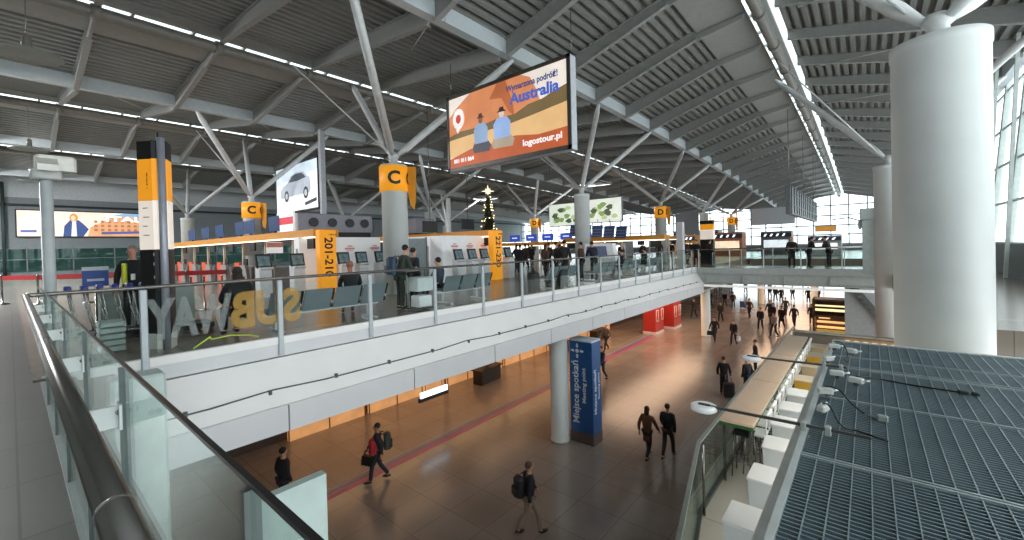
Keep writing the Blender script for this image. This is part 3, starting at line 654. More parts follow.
tag(obj('junction_box', MB().bev(.04, 5.0, -.1, .12, 5.06, -.05, .01).tube((.05, 5.03, -.08), (-.02, 5.1, -.09), .008, 6), mat('#8f9894', .4)), 'small grey junction box lying on the grating', 'box')
# boxed base by second column
g = thing('column_casing', 'pale boxed casing around the foot of the second white column', 'casing', (.35, 24.9, 0), kind='structure')
obj('casing', MB().bev(-.55, -.8, 0, .75, .8, 2.35, .02), mat('#bfcac8', .45), g)
obj('top_box', MB().bev(-.62, -.85, 2.36, .8, .85, 2.85, .03), mat('#c6d0ce', .45), g)
obj('lamp_arm', MB().path([(-.55, -.3, 2.3), (-1.0, -.3, 2.5), (-1.6, -.2, 2.45)], .03, 8).ball((-.62, -.4, 2.15), .14, 10, 6, (.6, .6, 1.6)), PALEST, g)
# ground kiosk at the back
g = thing('food_kiosk', 'brown framed food kiosk with warm lit shelves on the lobby floor behind the crowd', 'kiosk', (-1.9, 34.3, -5.25))
obj('back', MB().box(-.9, .9, 0, .9, 1, 2.9), mat('#4b3a2e', .5), g)
obj('frame', MB().box(-.95, -.5, 0, -.85, 1, 2.9).box(.85, -.5, 0, .95, 1, 2.9).box(-.95, -.5, 1.75, .95, 1, 1.85).box(-.95, -.5, 2.8, .95, 1, 2.9), mat('#5d4434', .45), g)
obj('lit_shelf', MB().box(-.8, .4, .9, .8, .85, .98).box(-.8, .4, 1.25, .8, .85, 1.33).box(-.7, .6, 1.5, -.1, .8, 1.7), mat('#ffc98a', .5, emit=.6), g)
obj('lit_sign', MB().bev(-.8, -.5, 2.15, .8, -.42, 2.3, .02).bev(-.8, -.5, 2.45, .8, -.42, 2.55, .02), mat('#ffe6ae', .5, emit=.7), g)
obj('counter', MB().bev(-.8, -.45, 0, .8, .0, .9, .03), mat('#caa94e', .45, emit=.2), g)

# ================================================================ HALL: TOTEM, BILLBOARDS, ISLANDS
g = thing('information_totem', 'tall yellow, cream and black information totem with grey corner pole', 'totem', (-9.06, 1.66, 0))
def wing(p, q, t, s):
    d = Vector((q[0]-p[0], q[1]-p[1], 0)).normalized(); n = Vector((-d.y, d.x, 0))*t*s
    return [(p[0], p[1]), (q[0], q[1]), (q[0]+n.x, q[1]+n.y), (p[0]+n.x, p[1]+n.y)]
LW = wing((-.22, -.26), (.1, -.06), .22, 1); RW = wing((.14, .06), (-.14, .18), .2, 1)
CRM = mat('#f6e9dc', .5, var=.02, emit=.3)  # faint glow added to lighten the cream panels
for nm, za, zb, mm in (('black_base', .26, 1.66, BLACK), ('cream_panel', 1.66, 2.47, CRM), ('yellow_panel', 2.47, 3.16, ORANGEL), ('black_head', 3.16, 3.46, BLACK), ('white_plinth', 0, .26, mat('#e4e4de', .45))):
    obj(nm, MB().prism(LW, 'z', za, zb).prism(RW, 'z', za, zb), mm, g)
obj('corner_pole', MB().lathe([(.055, 0), (.055, 3.5)], (.14, -.01, 0), 20), mat('#a4a6b2', .4, .3), g)
obj('antenna', MB().tube((-.02, -.02, 3.46), (-.02, -.02, 3.62), .015, 8), DARK, g)
nl = Vector((.2, -.32, 0)).normalized()
text('201-210  ›', .075, (-.06+nl.x*.01, -.16+nl.y*.01, 2.8), nl, (1, .0, 0), BLACK, g)
for k, (zz, w_) in enumerate(((2.35, .1), (2.2, .13), (2.05, .09), (1.9, .12))):
    p = Vector((-.1, -.185, 0))+nl*.004
    obj('dark_line', MB().bar((p.x-.05, p.y-.03, zz), (p.x-.05+w_*.8, p.y-.03+w_*.5, zz), .006, .012), DARK, g)
for k, zz in enumerate((1.58, 1.42, 1.2)):
    p = Vector((-.0, -.122, 0))+nl*.004
    obj('white_icon', MB().bar((p.x, p.y, zz), (p.x+.06, p.y+.037, zz), .006, .05), mat('#e8e8e4', .5), g)

def shape(pts, d, m_, par, name, loc0):      # flat printed shape on a board facing -Y; u across, v up, d layer
    return obj(name, MB().prism([(loc0[0]+u, loc0[2]+v) for u, v in pts], 'y', loc0[1]-d, loc0[1]-d+.002), m_, par)
E1 = 0.42
def em(h, e=E1): return mat(h, .5, var=.1, scale=1.3, emit=e)
# Australia billboard
g = thing('hanging_billboard', 'large backlit outback travel advert with two seated men hanging beside the letter C column', 'billboard', (-8.5, 9.78, 5.42)); g.scale = (.85,)*3
obj('case', MB().bev(-2.9, 0, -1.5, 2.9, .34, 1.5, .02), mat('#c3c9d0', .45), g)
m = MB()
for a in ((-2.9, -1.5, 2.9, -1.36), (-2.9, 1.38, 2.9, 1.5), (-2.9, -1.5, -2.8, 1.5), (2.78, -1.5, 2.9, 1.5)): m.box(a[0], -.05, a[1], a[2], .0, a[3])
obj('frame', m, mat('#4a4640', .4, .3), g)
o0 = (0, -.0, 0)
shape([(-2.8,-1.36),(2.78,-1.36),(2.78,1.38),(-2.8,1.38)], .004, em('#f3e7dc'), g, 'poster_sky', o0)
shape([(-2.8,-.35),(-2.8,.65),(-2.4,.95),(-1.6,1.38),(.9,1.38),(1.3,1.2),(1.55,.75),(1.75,.2),(1.9,-.2)], .008, em('#d98a5c'), g, 'poster_rock', o0)
shape([(-.6,.9),(-.2,1.38),(.2,1.38),(.5,.6),(.6,.0),(.3,.3),(.0,.8)], .011, em('#b8673e'), g, 'poster_rock_shade', o0)
shape([(-2.8,-.5),(-2.8,-.1),(-2.2,.02),(-1.2,.0),(-.2,.12),(.6,.1),(1.2,.3),(1.8,.35),(2.3,.5),(2.78,.6),(2.78,-.5)], .014, em('#75613f'), g, 'poster_bushes', o0)
shape([(-2.8,-.95),(-2.8,-.25),(-1.5,-.2),(0,-.22),(1.2,-.12),(2.78,.05),(2.78,-.9)], .017, em('#e3b77e'), g, 'poster_grass', o0)
shape([(-2.8,-1.36),(-2.8,-1.0),(-1.6,-.75),(-.4,-.75),(.6,-.65),(1.6,-.8),(2.78,-.75),(2.78,-1.36)], .02, em('#b9582c'), g, 'poster_soil', o0)
def man(cx, s, sh, hat, nm):
    grp = []
    shape([(cx-.38*s,-.95),(cx-.45*s,-.75),(cx-.3*s,-.5),(cx+.3*s,-.5),(cx+.5*s,-.75),(cx+.42*s,-.98)], .024, em('#a99a86' if nm else '#4a4a55'), g, 'poster_trousers', o0)
    shape([(cx-.32*s,-.62),(cx-.36*s,-.1),(cx-.2*s,.12),(cx+.2*s,.12),(cx+.36*s,-.1),(cx+.34*s,-.62)], .027, em(sh), g, 'poster_shirt', o0)
    shape([(cx+.11*s*math.cos(t*PI/6), .25+.15*math.sin(t*PI/6)) for t in range(12)], .03, em('#8a5b40' if not nm else '#d8c9bc'), g, 'poster_face', o0)
    shape([(cx-.2*s,.32),(cx+.2*s,.3),(cx+.1*s,.38),(cx+.08*s,.48),(cx-.08*s,.48),(cx-.1*s,.38)], .033, em(hat), g, 'poster_hat', o0)
man(-1.05, 1, '#8fa9c9', '#4a3020', 0); man(.0, 1.15, '#93aedb', '#3b2618', 1)
shape([(-2.25+.32*math.cos(t*PI/9), .52+.4*math.sin(t*PI/9)) for t in range(18)], .024, em('#fbf7f2'), g, 'poster_bubble', o0)
shape([(-2.4,.12),(-2.15,.2),(-2.3,-.05)], .024, em('#fbf7f2'), g, 'poster_bubble_tip', o0)
shape([(-2.25+.15*math.cos(t*PI/6), .52+.18*math.sin(t*PI/6)) for t in range(12)], .028, em('#c94a3e'), g, 'poster_emblem', o0)
BL = em('#4a63b4'); WH = em('#ffffff')
text('Wymarzona podróż!', .3, (1.35, -.03, 1.02), (0, -1, 0), (0, 0, 1), mat('#3f4f86', .5, emit=.3), g, 'lettering', .02, 2.2)
text('Australia', .52, (1.45, -.03, .62), (0, -1, 0), (0, 0, 1), BL, g, 'lettering', .03, 2.1)
text('logostour.pl', .3, (1.75, -.03, -1.0), (0, -1, 0), (0, 0, 1), WH, g, 'lettering', .02, 1.6)
text('801 011 864', .22, (-2.0, -.03, -1.12), (0, -1, 0), (0, 0, 1), WH, g, 'lettering', .02, 1.1)
for sx in (-2.85, 2.85): obj('cable', MB().tube((sx, .17, 1.5), (sx, .17, 2.9), .012, 6), STEELD, g)
# car billboard
g = thing('hanging_billboard', 'smaller backlit white billboard showing a silver car beside the steel post', 'billboard', (-27, 11.5, 5.55))
obj('case', MB().bev(-3, 0, -1.5, 3, .3, 1.5, .02), mat('#c3c9d0', .45), g)
m = MB()
for a in ((-3, -1.5, 3, -1.42), (-3, 1.42, 3, 1.5), (-3, -1.5, -2.93, 1.5), (2.93, -1.5, 3, 1.5)): m.box(a[0], -.05, a[1], a[2], .0, a[3])
obj('frame', m, DARK, g)
shape([(-2.95,-1.43),(2.95,-1.43),(2.95,1.43),(-2.95,1.43)], .004, em('#eef2f4'), g, 'poster_ground', o0)
shape([(-2.95,.3),(-1,.55),(1,.6),(2.95,.8),(2.95,1.43),(-2.95,1.43)], .008, em('#c9d9e6'), g, 'poster_sky', o0)
shape([(-2.2,-.5),(-2.25,.0),(-1.9,.25),(-1.2,.4),(-.7,.8),(.0,.95),(1.0,.9),(1.6,.55),(1.9,.45),(2.0,-.2),(1.8,-.45)], .012, em('#a9b4c0'), g, 'poster_car_body', o0)
shape([(-1.0,.42),(-.55,.76),(.0,.86),(.9,.82),(1.4,.5),(.2,.4)], .016, em('#3f4650'), g, 'poster_car_glass', o0)
for cx in (-1.35, 1.35): shape([(cx+.32*math.cos(t*PI/8), -.42+.36*math.sin(t*PI/8)) for t in range(16)], .02, em('#31353b'), g, 'poster_wheel', o0); shape([(cx+.18*math.cos(t*PI/8), -.42+.2*math.sin(t*PI/8)) for t in range(16)], .023, em('#b9bfc6'), g, 'poster_wheel_hub', o0)
shape([(1.2,-1.2),(2.7,-1.02),(2.7,-.82),(1.2,-1.0)], .016, em('#34383d'), g, 'poster_badge', o0)
obj('post', MB().bev(3.02, .0, -3.1, 3.3, .28, 3.0, .02), mat('#b9bec4', .4, .3), g)
def roofz(x, y):
    t = (-3.1-x) % PER                      # distance left of a ridge
    if x > -10: return 9.95-1.3*t/6.9+dz(y)
    return (9.6-1.05*t/6.8 if t < 6.8 else 8.55+.6*(t-6.9)/6)+dz(y)+.05
# two bright boards behind the second column, grey backs far away
def board(loc, w_, h_, lab, front, rz=0, shapes=()):
    b = thing('hanging_board', lab, 'board', loc, rz)
    obj('case', MB().bev(-w_/2, 0, -h_/2, w_/2, .2, h_/2, .02), mat('#8b9096', .5), b)
    obj('face', MB().box(-w_/2+.06, -.01, -h_/2+.06, w_/2-.06, .0, h_/2-.06), front, b)
    for sx in (-w_/2+.1, w_/2-.1): obj('cable', MB().tube((sx, .1, h_/2), (sx, .1, roofz(loc[0]+sx, loc[1])-loc[2]), .012, 6), STEELD, b)
    for i, (pp, cc) in enumerate(shapes): shape(pp, .02+.004*i, em(cc), b, 'poster_shape', o0)
    return b
blobs = lambda w_, h_, cs: [([(cx+.28*math.cos(t*PI/4+k)*(1+.3*math.sin(t*2.3+k)), cy+.2*math.sin(t*PI/4+k)) for t in range(8)], c) for k, (cx, cy, c) in enumerate(((random.uniform(-w_/2+.4, w_/2-.4), random.uniform(-h_/2+.3, h_/2-.3), cs[q % len(cs)]) for q in range(14)))]
board((-19.0, 29.5, 4.1), 3.3, 1.9, 'bright white and green picture board left behind the bare column', em('#e8efe2'), 0, blobs(3.0, 1.8, ('#7f9a5c', '#4a5a44', '#b9c9a0')))
board((-15.6, 29.5, 4.2), 3.2, 1.9, 'bright white and green picture board right behind the bare column', em('#eef2e6'), 0, blobs(2.9, 1.8, ('#8aa565', '#55634c', '#c2cfa8')))
board((-13.0, 41, 3.3), 2.1, 2.0, 'grey back of a hanging board right of the orange letter D column', mat('#8f969c', .5))
board((-8.9, 60, 4.55), 4.6, 2.1, 'wide grey hanging board in front of the bright end window', mat('#cfd5d9', .5))
g = thing('flight_board', 'long dark framed flight board hanging edge on over the footbridge', 'board', (-3.8, 40, 4.1))
obj('case', MB().bev(-.15, -8.5, -.9, .15, 9, .9, .03), mat('#6e7678', .45, .2), g)
m = MB()
for k in range(14): m.box(.15, -8.4+k*1.3, -.85, .2, -8.3+k*1.3, .85)
for z in (-.85, -.3, .3, .82): m.box(.15, -8.5, z-.03, .19, 9, z+.03)
obj('frame_grid', m, mat('#3c4244', .4), g)
for yy in (-8, 0, 8): obj('cable', MB().tube((0, yy, .9), (0, yy, 5.62+dz(40+yy)), .02, 6), STEELD, g)
# long advert on the far wall (Italy)
g = thing('wall_advert', 'long backlit travel advert with a woman in a navy jacket on the far side wall', 'advert', (-59.9, 4.9, 4.9))
obj('case', MB().bev(.0, -4.5, -1.3, .12, 6.0, 1.3, .02), mat('#3c2f2f', .5), g)
def wshape(pts, d, c, n, e=.5): return obj(n, MB().prism([(y_, z_) for y_, z_ in pts], 'x', .12+d, .122+d), em(c, e), g)
wshape([(-4.4,-1.2),(5.9,-1.2),(5.9,1.2),(-4.4,1.2)], .003, '#f6e3d2', 'poster_sky')
wshape([(1.3,.7),(3,1.2),(5.9,1.2),(5.9,-.2),(4,-.2)], .006, '#8fb4d4', 'poster_blue_sky')
wshape([(.2,-1.2),(.4,-.3),(1.2,.2),(2.0,.75),(3.4,.9),(4.4,.5),(5.0,-.2),(5.2,-1.2)], .009, '#dda67a', 'poster_arena')
for r in range(3):
    for k in range(8): wshape([(.8+k*.5+t1*.13, -.55+r*.42+t2*.12) for t1, t2 in ((-1,-1),(1,-1),(1,.6),(0,1.2),(-1,.6))], .012, '#b8744a', 'poster_arch')
wshape([(1.2,-1.0),(1.2,-.75),(5.8,-.6),(5.8,-.85)], .015, '#5b5fa0', 'poster_blue_band')
wshape([(-4.2,-.85),(-4.2,-.62),(-3.2,-.6),(-3.2,-.83)], .015, '#5b6aa8', 'poster_label')
wshape([(-1.5,-1.2),(-1.4,-.2),(-1.0,.4),(-.4,.4),(.1,-.2),(.3,-.5),(-.1,-1.2)], .018, '#3f5488', 'poster_jacket')
wshape([(-.95,-1.2),(-.85,.35),(-.6,.35),(-.55,-1.2)], .021, '#dfe3ea', 'poster_shirt')
wshape([(-.75+.3*math.cos(t*PI/6), .62+.42*math.sin(t*PI/6)) for t in range(12)], .021, '#d9904e', 'poster_hair')
wshape([(-.78+.16*math.cos(t*PI/6), .6+.24*math.sin(t*PI/6)) for t in range(12)], .024, '#f0c9ae', 'poster_face')
text('ITALIA', .75, (.15, 3.6, .55), (1, 0, 0), (0, 0, 1), em('#ffffff', .8), g, 'lettering', .02, 4.2)
tag(obj('wall_post', MB().tube((-59.6, -.3, 0), (-59.6, -.3, 8.6), .12, 10), mat('#3d4b4c', .5)), 'thin dark vertical post left of the long advert on the far wall', 'post', kind='structure')

# check-in islands
def tower(loc, s, lab):
    g = thing('gate_number_tower', lab, 'sign', loc)
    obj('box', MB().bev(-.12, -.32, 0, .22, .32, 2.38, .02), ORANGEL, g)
    text(s, .44, (.225, .0, 1.35), (1, 0, 0), (0, 1, 0), BLACK, g, width=1.5, bold=.02)
    text('CHECK-IN', .09, (.225, .18, 2.2), (1, 0, 0), (0, 0, 1), BLACK, g, width=.3)
    return g
tower((-15.9, 7.8, 0), '201-210', 'orange gate number tower reading 201-210 beside the row of kiosks')
tower((-13.9, 15.2, 0), '221-230', 'orange gate number tower reading 221-230 below the Christmas tree')
def canopy(x0, x1, y, z, lab, hooks=8, label2=None, w_=.5):
    g = thing('check_in_canopy', lab, 'canopy', ((x0+x1)/2, y, 0)); h = (x1-x0)/2
    obj('beam', MB().bev(-h, -w_, z-.16, h, w_, z+.14, .02), mat('#c98a34', .5, emit=.1), g)
    obj('light_strip', MB().box(-h, -w_-.02, z-.2, h, -w_+.06, z-.16), mat('#fff1d8', .5, emit=2.0), g)
    for k in range(hooks):
        xx = -h+.6+k*(2*h-1.2)/max(1, hooks-1)
        obj('monitor', MB().bev(xx-.35, -w_+.1, z-.62, xx+.35, -w_+.18, z-.22, .01), BLACK, g)
        obj('support', MB().bev(xx+.6, -.06, 0, xx+.72, .06, z-.16, .01), mat('#c9b9a4', .5), g)
    return g
canopy(-42, -16.2, 8.0, 2.3, 'orange check-in canopy running left from the 201-210 tower', 9)
canopy(-24, -14.1, 15.6, 2.28, 'short orange check-in canopy behind the 221-230 tower', 4)
canopy(-26.5, -16.5, 30.5, 1.8, 'orange canopy carrying a row of small blue screens', 4)
canopy(-17, -9.6, 26.5, 1.95, 'glowing orange canopy under the tilted dark departure boards', 3)
canopy(-20, -13, 39, 2.05, 'orange canopy left of the orange letter D column', 3)
# desk fronts of the first island: orange and grey panels
for k in range(8):
    g = thing('check_in_desk', 'check-in desk with orange and grey slanted front ' + ['nearest the 201-210 tower', 'second from the 201-210 tower', 'third from the 201-210 tower', 'fourth from the 201-210 tower', 'fifth from the 201-210 tower', 'sixth from the 201-210 tower', 'seventh from the 201-210 tower', 'at the far end behind the information totem'][k], 'desk', (-19.4-2.6*k, 7.0, 0))
    obj('orange_panel', MB().prism([(-.15, 0), (.45, 0), (.1, 1.15), (-.5, 1.15)], 'y', -.3, -.18), REDOR, g)
    obj('grey_panel', MB().prism([(.5, 0), (1.3, 0), (.95, 1.05), (.15, 1.05)], 'y', -.32, -.2), GREYP, g)
    obj('counter', MB().bev(-.9, -.2, 0, 1.3, .4, .95, .03), mat('#6d6864', .5), g)
    obj('monitor', MB().box(-.1, -.05, 1.0, .35, .0, 1.32).box(.1, -.02, .94, .16, .02, 1.02), BLACK, g)
for i, x in enumerate((-20.6, -23.6, -25.0, -28.3, -31.0, -34.0)):
    g = thing('blue_screen', 'dark blue screen standing on the orange canopy ' + ['just left of the red and white sign', 'below the letter C column', 'right of the letter C column foot', 'left of the letter C column', 'second left of the letter C column', 'farthest toward the information totem'][i], 'screen', (x, 7.8, 2.44), .55); g.scale = (.62, .62, .85)
    obj('panel', MB().prism([(-.42, .12), (.42, .12), (.36, .95), (-.48, .85)], 'y', -.1, -.04), mat('#2f466e', .4, emit=.15), g)
    obj('foot', MB().box(-.05, -.1, 0, .05, .1, .14), DARK, g)
g = thing('flag_sign', 'red and white striped sign above the orange canopy near the car billboard', 'sign', (-19.8, 8, 2.44))
obj('white_board', MB().bev(-.85, -.1, .05, .85, .0, .9, .01), mat('#eceff0', .5, emit=.3), g)
obj('red_band', MB().box(-.84, -.11, .36, .84, -.1, .68), mat('#c8283a', .5, emit=.3), g)
obj('foot', MB().box(-.05, -.08, 0, .05, -.02, .06), DARK, g)
g = thing('stand_sign', 'white and red notice on a thin stand between two kiosks', 'sign', (-16.6, 6.25, 0))
obj('pole', MB().lathe([(.16, 0), (.16, .03), (.02, .04), (.02, 1.7)], n=12), STEEL, g)
obj('notice', MB().bev(-.02, -.28, 1.55, .02, .28, 1.95, .01), mat('#f1efee', .5, emit=.2), g)
obj('red_header', MB().box(.02, -.28, 1.76, .025, .28, 1.93), mat('#d98873', .5), g)
# white kiosk walls
def kwall(x, y0, y1, d, lab, n):
    g = thing('kiosk_wall', lab, 'wall unit', (x, (y0+y1)/2, 0)); h = (y1-y0)/2
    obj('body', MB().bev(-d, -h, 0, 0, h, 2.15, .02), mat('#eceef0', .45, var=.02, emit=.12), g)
    m = MB()
    for k in range(n):
        yy = -h+(k+.75)*2*h/n
        m.box(0, yy-.22, 1.62, .006, yy+.22, 1.70); m.box(0, yy-.16, 1.56, .006, yy+.16, 1.59); m.box(0, yy-.1, 1.74, .006, yy+.12, 1.79)
    obj('pink_notices', m, mat('#e29a98', .5), g)
    obj('side_door', MB().bev(-d*.62, -h-.02, .3, -d*.3, -h, 1.7, .01).box(-d*.55, -h-.03, 1.1, -d*.38, -h-.02, 1.4), mat('#9b9d9c', .5), g)
kwall(-17, 7.3, 10.9, .5, 'white kiosk wall with pink notices beside the 201-210 tower', 3)
kwall(-14.6, 12.5, 16.4, 3.2, 'white kiosk block with pink notices beside the 221-230 tower', 4)
g = thing('glass_partition', 'grey glass partition between the letter C column and the second kiosk block', 'partition', (-15.5, 11.5, 0))
obj('pane', MB().box(-.02, -.9, 0, .02, .8, 2.05), mat('#8c989b', .25), g); obj('frame', MB().box(-.04, -.95, 0, .04, -.88, 2.1).box(-.04, .78, 0, .04, .84, 2.1), STEELD, g)
def kiosk():
    g = thing('check_in_kiosk', '', 'kiosk')
    obj('pedestal', MB().prism([(-.2, 0), (.22, 0), (.18, .95), (.3, 1.0), (.3, 1.06), (-.2, 1.06)], 'y', -.2, .2), mat('#dfe3e6', .4), g)
    s = obj('screen_housing', MB().prism([(.02, 1.06), (.1, 1.03), (-.02, 1.52), (-.1, 1.52)], 'y', -.25, .25), BLACK, g)
    obj('screen', MB().prism([(.095, 1.1), (.1, 1.1), (.0, 1.46), (-.005, 1.46)], 'y', -.2, .2), mat('#5a6f74', .3, var=.5, scale=5, emit=.25), s)
    obj('reader', MB().bev(.2, -.1, 1.06, .29, .1, 1.12, .01), mat('#2c4a38', .5), g)
    return g
k0 = kiosk()
for i, (x, y, l) in enumerate(((-16.3, 5.75, 'white self check-in kiosk farthest left, beyond the stand sign'), (-16.3, 6.9, 'white self check-in kiosk just left of the 201-210 tower'), (-16.3, 8.72, 'white self check-in kiosk first right of the 201-210 tower'), (-16.3, 9.52, 'white self check-in kiosk second right of the 201-210 tower'), (-16.3, 10.42, 'white self check-in kiosk third right of the 201-210 tower, by the C column'), (-14.0, 12.9, 'white self check-in kiosk at the left of the second white block'), (-14.0, 13.75, 'white self check-in kiosk in the middle of the second white block'), (-14.0, 14.55, 'white self check-in kiosk next to the 221-230 tower'), (-14.0, 16.3, 'white self check-in kiosk right of the 221-230 tower'))):
    o = k0 if i == 0 else dup(k0)
    o.location = (x, y, 0); o['label'] = l; o['group'] = 'self check-in kiosks'
# jet nozzle air units
for i, (y0, y1, ns, l) in enumerate(((9.4, 13.6, (10.2, 11.2, 12.2, 13.1), 'long grey air unit with round jet nozzles left of the C column'), (16.7, 18.2, (17.5,), 'square grey air unit with one round nozzle right of the C column'))):
    g = thing('air_unit', l, 'air unit', (-22.5, (y0+y1)/2, 0)); c = (y0+y1)/2
    obj('casing', MB().bev(-.6, y0-c, 2.6, .5, y1-c, 3.55, .03), mat('#a4a4b0', .45), g)
    for n_ in ns: obj('nozzle', MB().tube((.5, n_-c, 3.1), (.58, n_-c, 3.1), .24, 20), mat('#1c1e26', .4), g)
    obj('shadow_gap', MB().box(-.5, y0-c, 2.3, .3, y1-c, 2.6), BLACK, g)
    for s in (y0-c+.2, y1-c-.2): obj('leg', MB().box(-.3, s-.06, 0, -.18, s+.06, 2.3), GREYP, g)
for i, (x, y, z, l) in enumerate(((-18, 14.6, 2.75, 'left of the steel post'), (-18, 17.4, 2.95, 'right of the steel post'))):
    g = thing('hanging_monitor', 'black hanging monitor above the second kiosk block ' + l, 'monitor', (x, y, z))
    obj('panel', MB().bev(-.05, -.5, -.3, .05, .5, .3, .02), BLACK, g); obj('rod', MB().tube((0, 0, .3), (0, 0, 6.9), .015, 6), STEELD, g)
g = thing('steel_post', 'plain pale steel post rising behind the second kiosk block', 'post', (-18.2, 16.1, 0), kind='structure'); obj('shaft', MB().lathe([(.13, 0), (.13, 4.4)], n=16), PALEST, g)
# Christmas tree
g = thing('christmas_tree', 'tall slim Christmas tree with lights and a golden star behind the 221-230 tower', 'Christmas tree', (-18, 19.2, 0))
m = MB(); mo = MB(); ml = MB()
for L in range(26):
    z = .6+L*.165; r = .8*(1-L/28)+.06
    for k in range(16):
        a = 2*PI*k/16+L*.37; rr = r*random.uniform(.75, 1.1)
        m.add([(0, 0, z+.22), (rr*math.cos(a-.16), rr*math.sin(a-.16), z-.06), (rr*1.12*math.cos(a), rr*1.12*math.sin(a), z-.12), (rr*math.cos(a+.16), rr*math.sin(a+.16), z-.06)], [(0,1,2,3)])
    for k in range(5):
        a = random.uniform(0, 2*PI); (ml if random.random() < .62 else mo).ball((r*1.02*math.cos(a), r*1.02*math.sin(a), z-.03), .035, 6, 4)
obj('branches', m, mat('#27331f', .8, var=.3, scale=20), g)['kind'] = 'stuff'
obj('baubles', mo, mat('#b5683a', .3, .5), g)['kind'] = 'stuff'; obj('fairy_lights', ml, mat('#ffe3a8', .4, emit=3), g)['kind'] = 'stuff'
obj('trunk', MB().tube((0, 0, 0), (0, 0, 4.8), .05, 8, .02), mat('#4a3526', .8), g)
obj('pot', MB().lathe([(.28, 0), (.36, .5), (.33, .5)], n=16), mat('#8a3030', .5), g)
sp_ = []
for k in range(16):
    a = k*PI/8; r = .4 if k % 4 == 0 else (.24 if k % 2 == 0 else .1); sp_.append((r*math.cos(a), 5.05+r*math.sin(a)))
st_ = MB().prism(sp_, 'y', -.04, .04); cs, sn = math.cos(math.radians(50)), math.sin(math.radians(50))
st_.v = [(x*cs-y*sn, x*sn+y*cs, z) for x, y, z in st_.v]
obj('star', st_, mat('#ffe6b0', .4, emit=1.5), g)
# blue screens on the far canopy
for i, x in enumerate((-25.0, -23.1, -21.3, -19.4, -17.6)):
    g = thing('blue_screen', 'small blue flight screen on the far orange canopy, ' + ['leftmost of five', 'second from the left of five', 'middle one of five', 'fourth from the left of five', 'rightmost of five'][i], 'screen', (x, 30.2, 1.95))
    obj('panel', MB().bev(-.6, -.08, .1, .6, 0, .68, .02), mat('#2741a0', .4, emit=.6), g)
    obj('caption', MB().box(-.3, -.09, .36, .3, -.08, .46), mat('#cfd8f2', .5, emit=.6), g); obj('foot', MB().box(-.05, -.08, 0, .05, .0, .1), DARK, g)
# tilted departure boards
for k in range(5):
    g = thing('departure_board', 'tilted dark blue departure board in the row over the glowing canopy, ' + ['leftmost', 'second from left', 'middle', 'second from right', 'rightmost'][k], 'board', (-14.9+k*.78, 24.2+.1*k, 2.55-.06*k), 0, 'tilted departure boards')
    obj('panel', MB().prism([(-.15, -.38), (.0, -.38), (.2, .38), (.05, .38)], 'x', -.34, .34), mat('#39456a', .4, var=.2, scale=8, emit=.12), g)
    obj('rows', MB().box(-.3, -.16, -.3, .3, -.145, -.27).box(-.3, -.12, -.1, .3, -.1, -.07).box(-.3, -.07, .1, .3, -.04, .13), mat('#8a93b4', .5), g)
    obj('hanger', MB().tube((0, .12, .35), (.0, .12, .8), .02, 6), STEEL, g)
g = thing('information_desk', 'white angled desk with a grey blue screen behind the far benches', 'desk', (-10.7, 19.9, 0))
obj('body', MB().prism([(-1.1, 0), (1.1, 0), (.75, 1.62), (-.8, 1.62)], 'y', -.2, .2), mat('#dfe1e4', .45, emit=.1), g)
obj('screen', MB().prism([(-.78, .95), (.5, .95), (.42, 1.48), (-.7, 1.48)], 'y', -.215, -.2), mat('#4a5a78', .35, emit=.25), g)
g = thing('yellow_totem', 'small yellow topped information totem standing before the end window', 'totem', (-8.9, 32.6, 0))
for nm, za, zb, mm in (('black_base', 0, 1.75, BLACK), ('white_panel', 1.75, 2.45, CRM), ('yellow_panel', 2.45, 2.85, ORANGEL), ('black_head', 2.85, 3.1, BLACK)):
    obj(nm, MB().bev(-.45, -.22, za, .45, .22, zb, .02), mm, g)
tag(obj('square_pillar', MB().bev(-8.5, 24.9, 0, -8.14, 25.25, 2.75, .02), WHITED), 'square white pillar at the corner where the balcony meets the footbridge', 'pillar', kind='structure')
# distant shops and signs near the end window
far = [(-22, 44, 2.9, 2.3, '#8d9096', 'grey kiosk block with striped screens in the far hall', '#dfe6f2'), (-15.5, 48, 2.2, 2.4, '#d99a55', 'orange lit shop box right of the orange letter D column', '#ffe2c0'), (-12.2, 52, 3.2, 2.6, '#b9785a', 'warm lit shop behind the small yellow totem', '#ffd9b8'), (-8.0, 56, 3.0, 2.6, '#7c8084', 'grey shop unit before the wide grey hanging board', '#d8e4f6'), (-3.2, 50, 2.6, 1.9, '#a5aaa8', 'pale counter unit in front of the end window', '#f2f4f2'), (-18.5, 62, 6, 3.2, '#8f9498', 'long grey shop front far back near the end window', '#ffc9b0')]
for x, y, w_, h_, c, l, c2 in far:
    g = thing('shop_unit', l, 'shop', (x, y, 0))
    obj('body', MB().bev(-w_/2, 0, 0, w_/2, 2, h_, .03), mat(c, .5), g)
    obj('lit_front', MB().box(-w_/2+.3, -.03, .6, w_/2-.3, 0, h_*.62), mat(c2, .5, var=.3, scale=3, emit=.6), g)
    obj('sign_band', MB().bev(-w_/2, -.1, h_*.75, w_/2, 0, h_*.92, .02), mat('#3a3f46', .5), g)
    m = MB()
    for k in range(4): m.prism([(-w_/2+.3+k*w_/5, h_*.78), (-w_/2+.5+k*w_/5, h_*.78), (-w_/2+.65+k*w_/5, h_*.89), (-w_/2+.45+k*w_/5, h_*.89)], 'y', -.12, -.1)
    obj('sign_marks', m, mat('#e8edf6', .5, emit=.8), g)
board((-3.2, 52, 2.6), 1.7, .6, 'orange sign board in front of the end window above the pale counter', mat('#c98a3a', .5, emit=.3))
g = thing('neon_sign', 'red lettered glowing sign high in the far hall', 'sign', (-13.5, 58, 4.6))
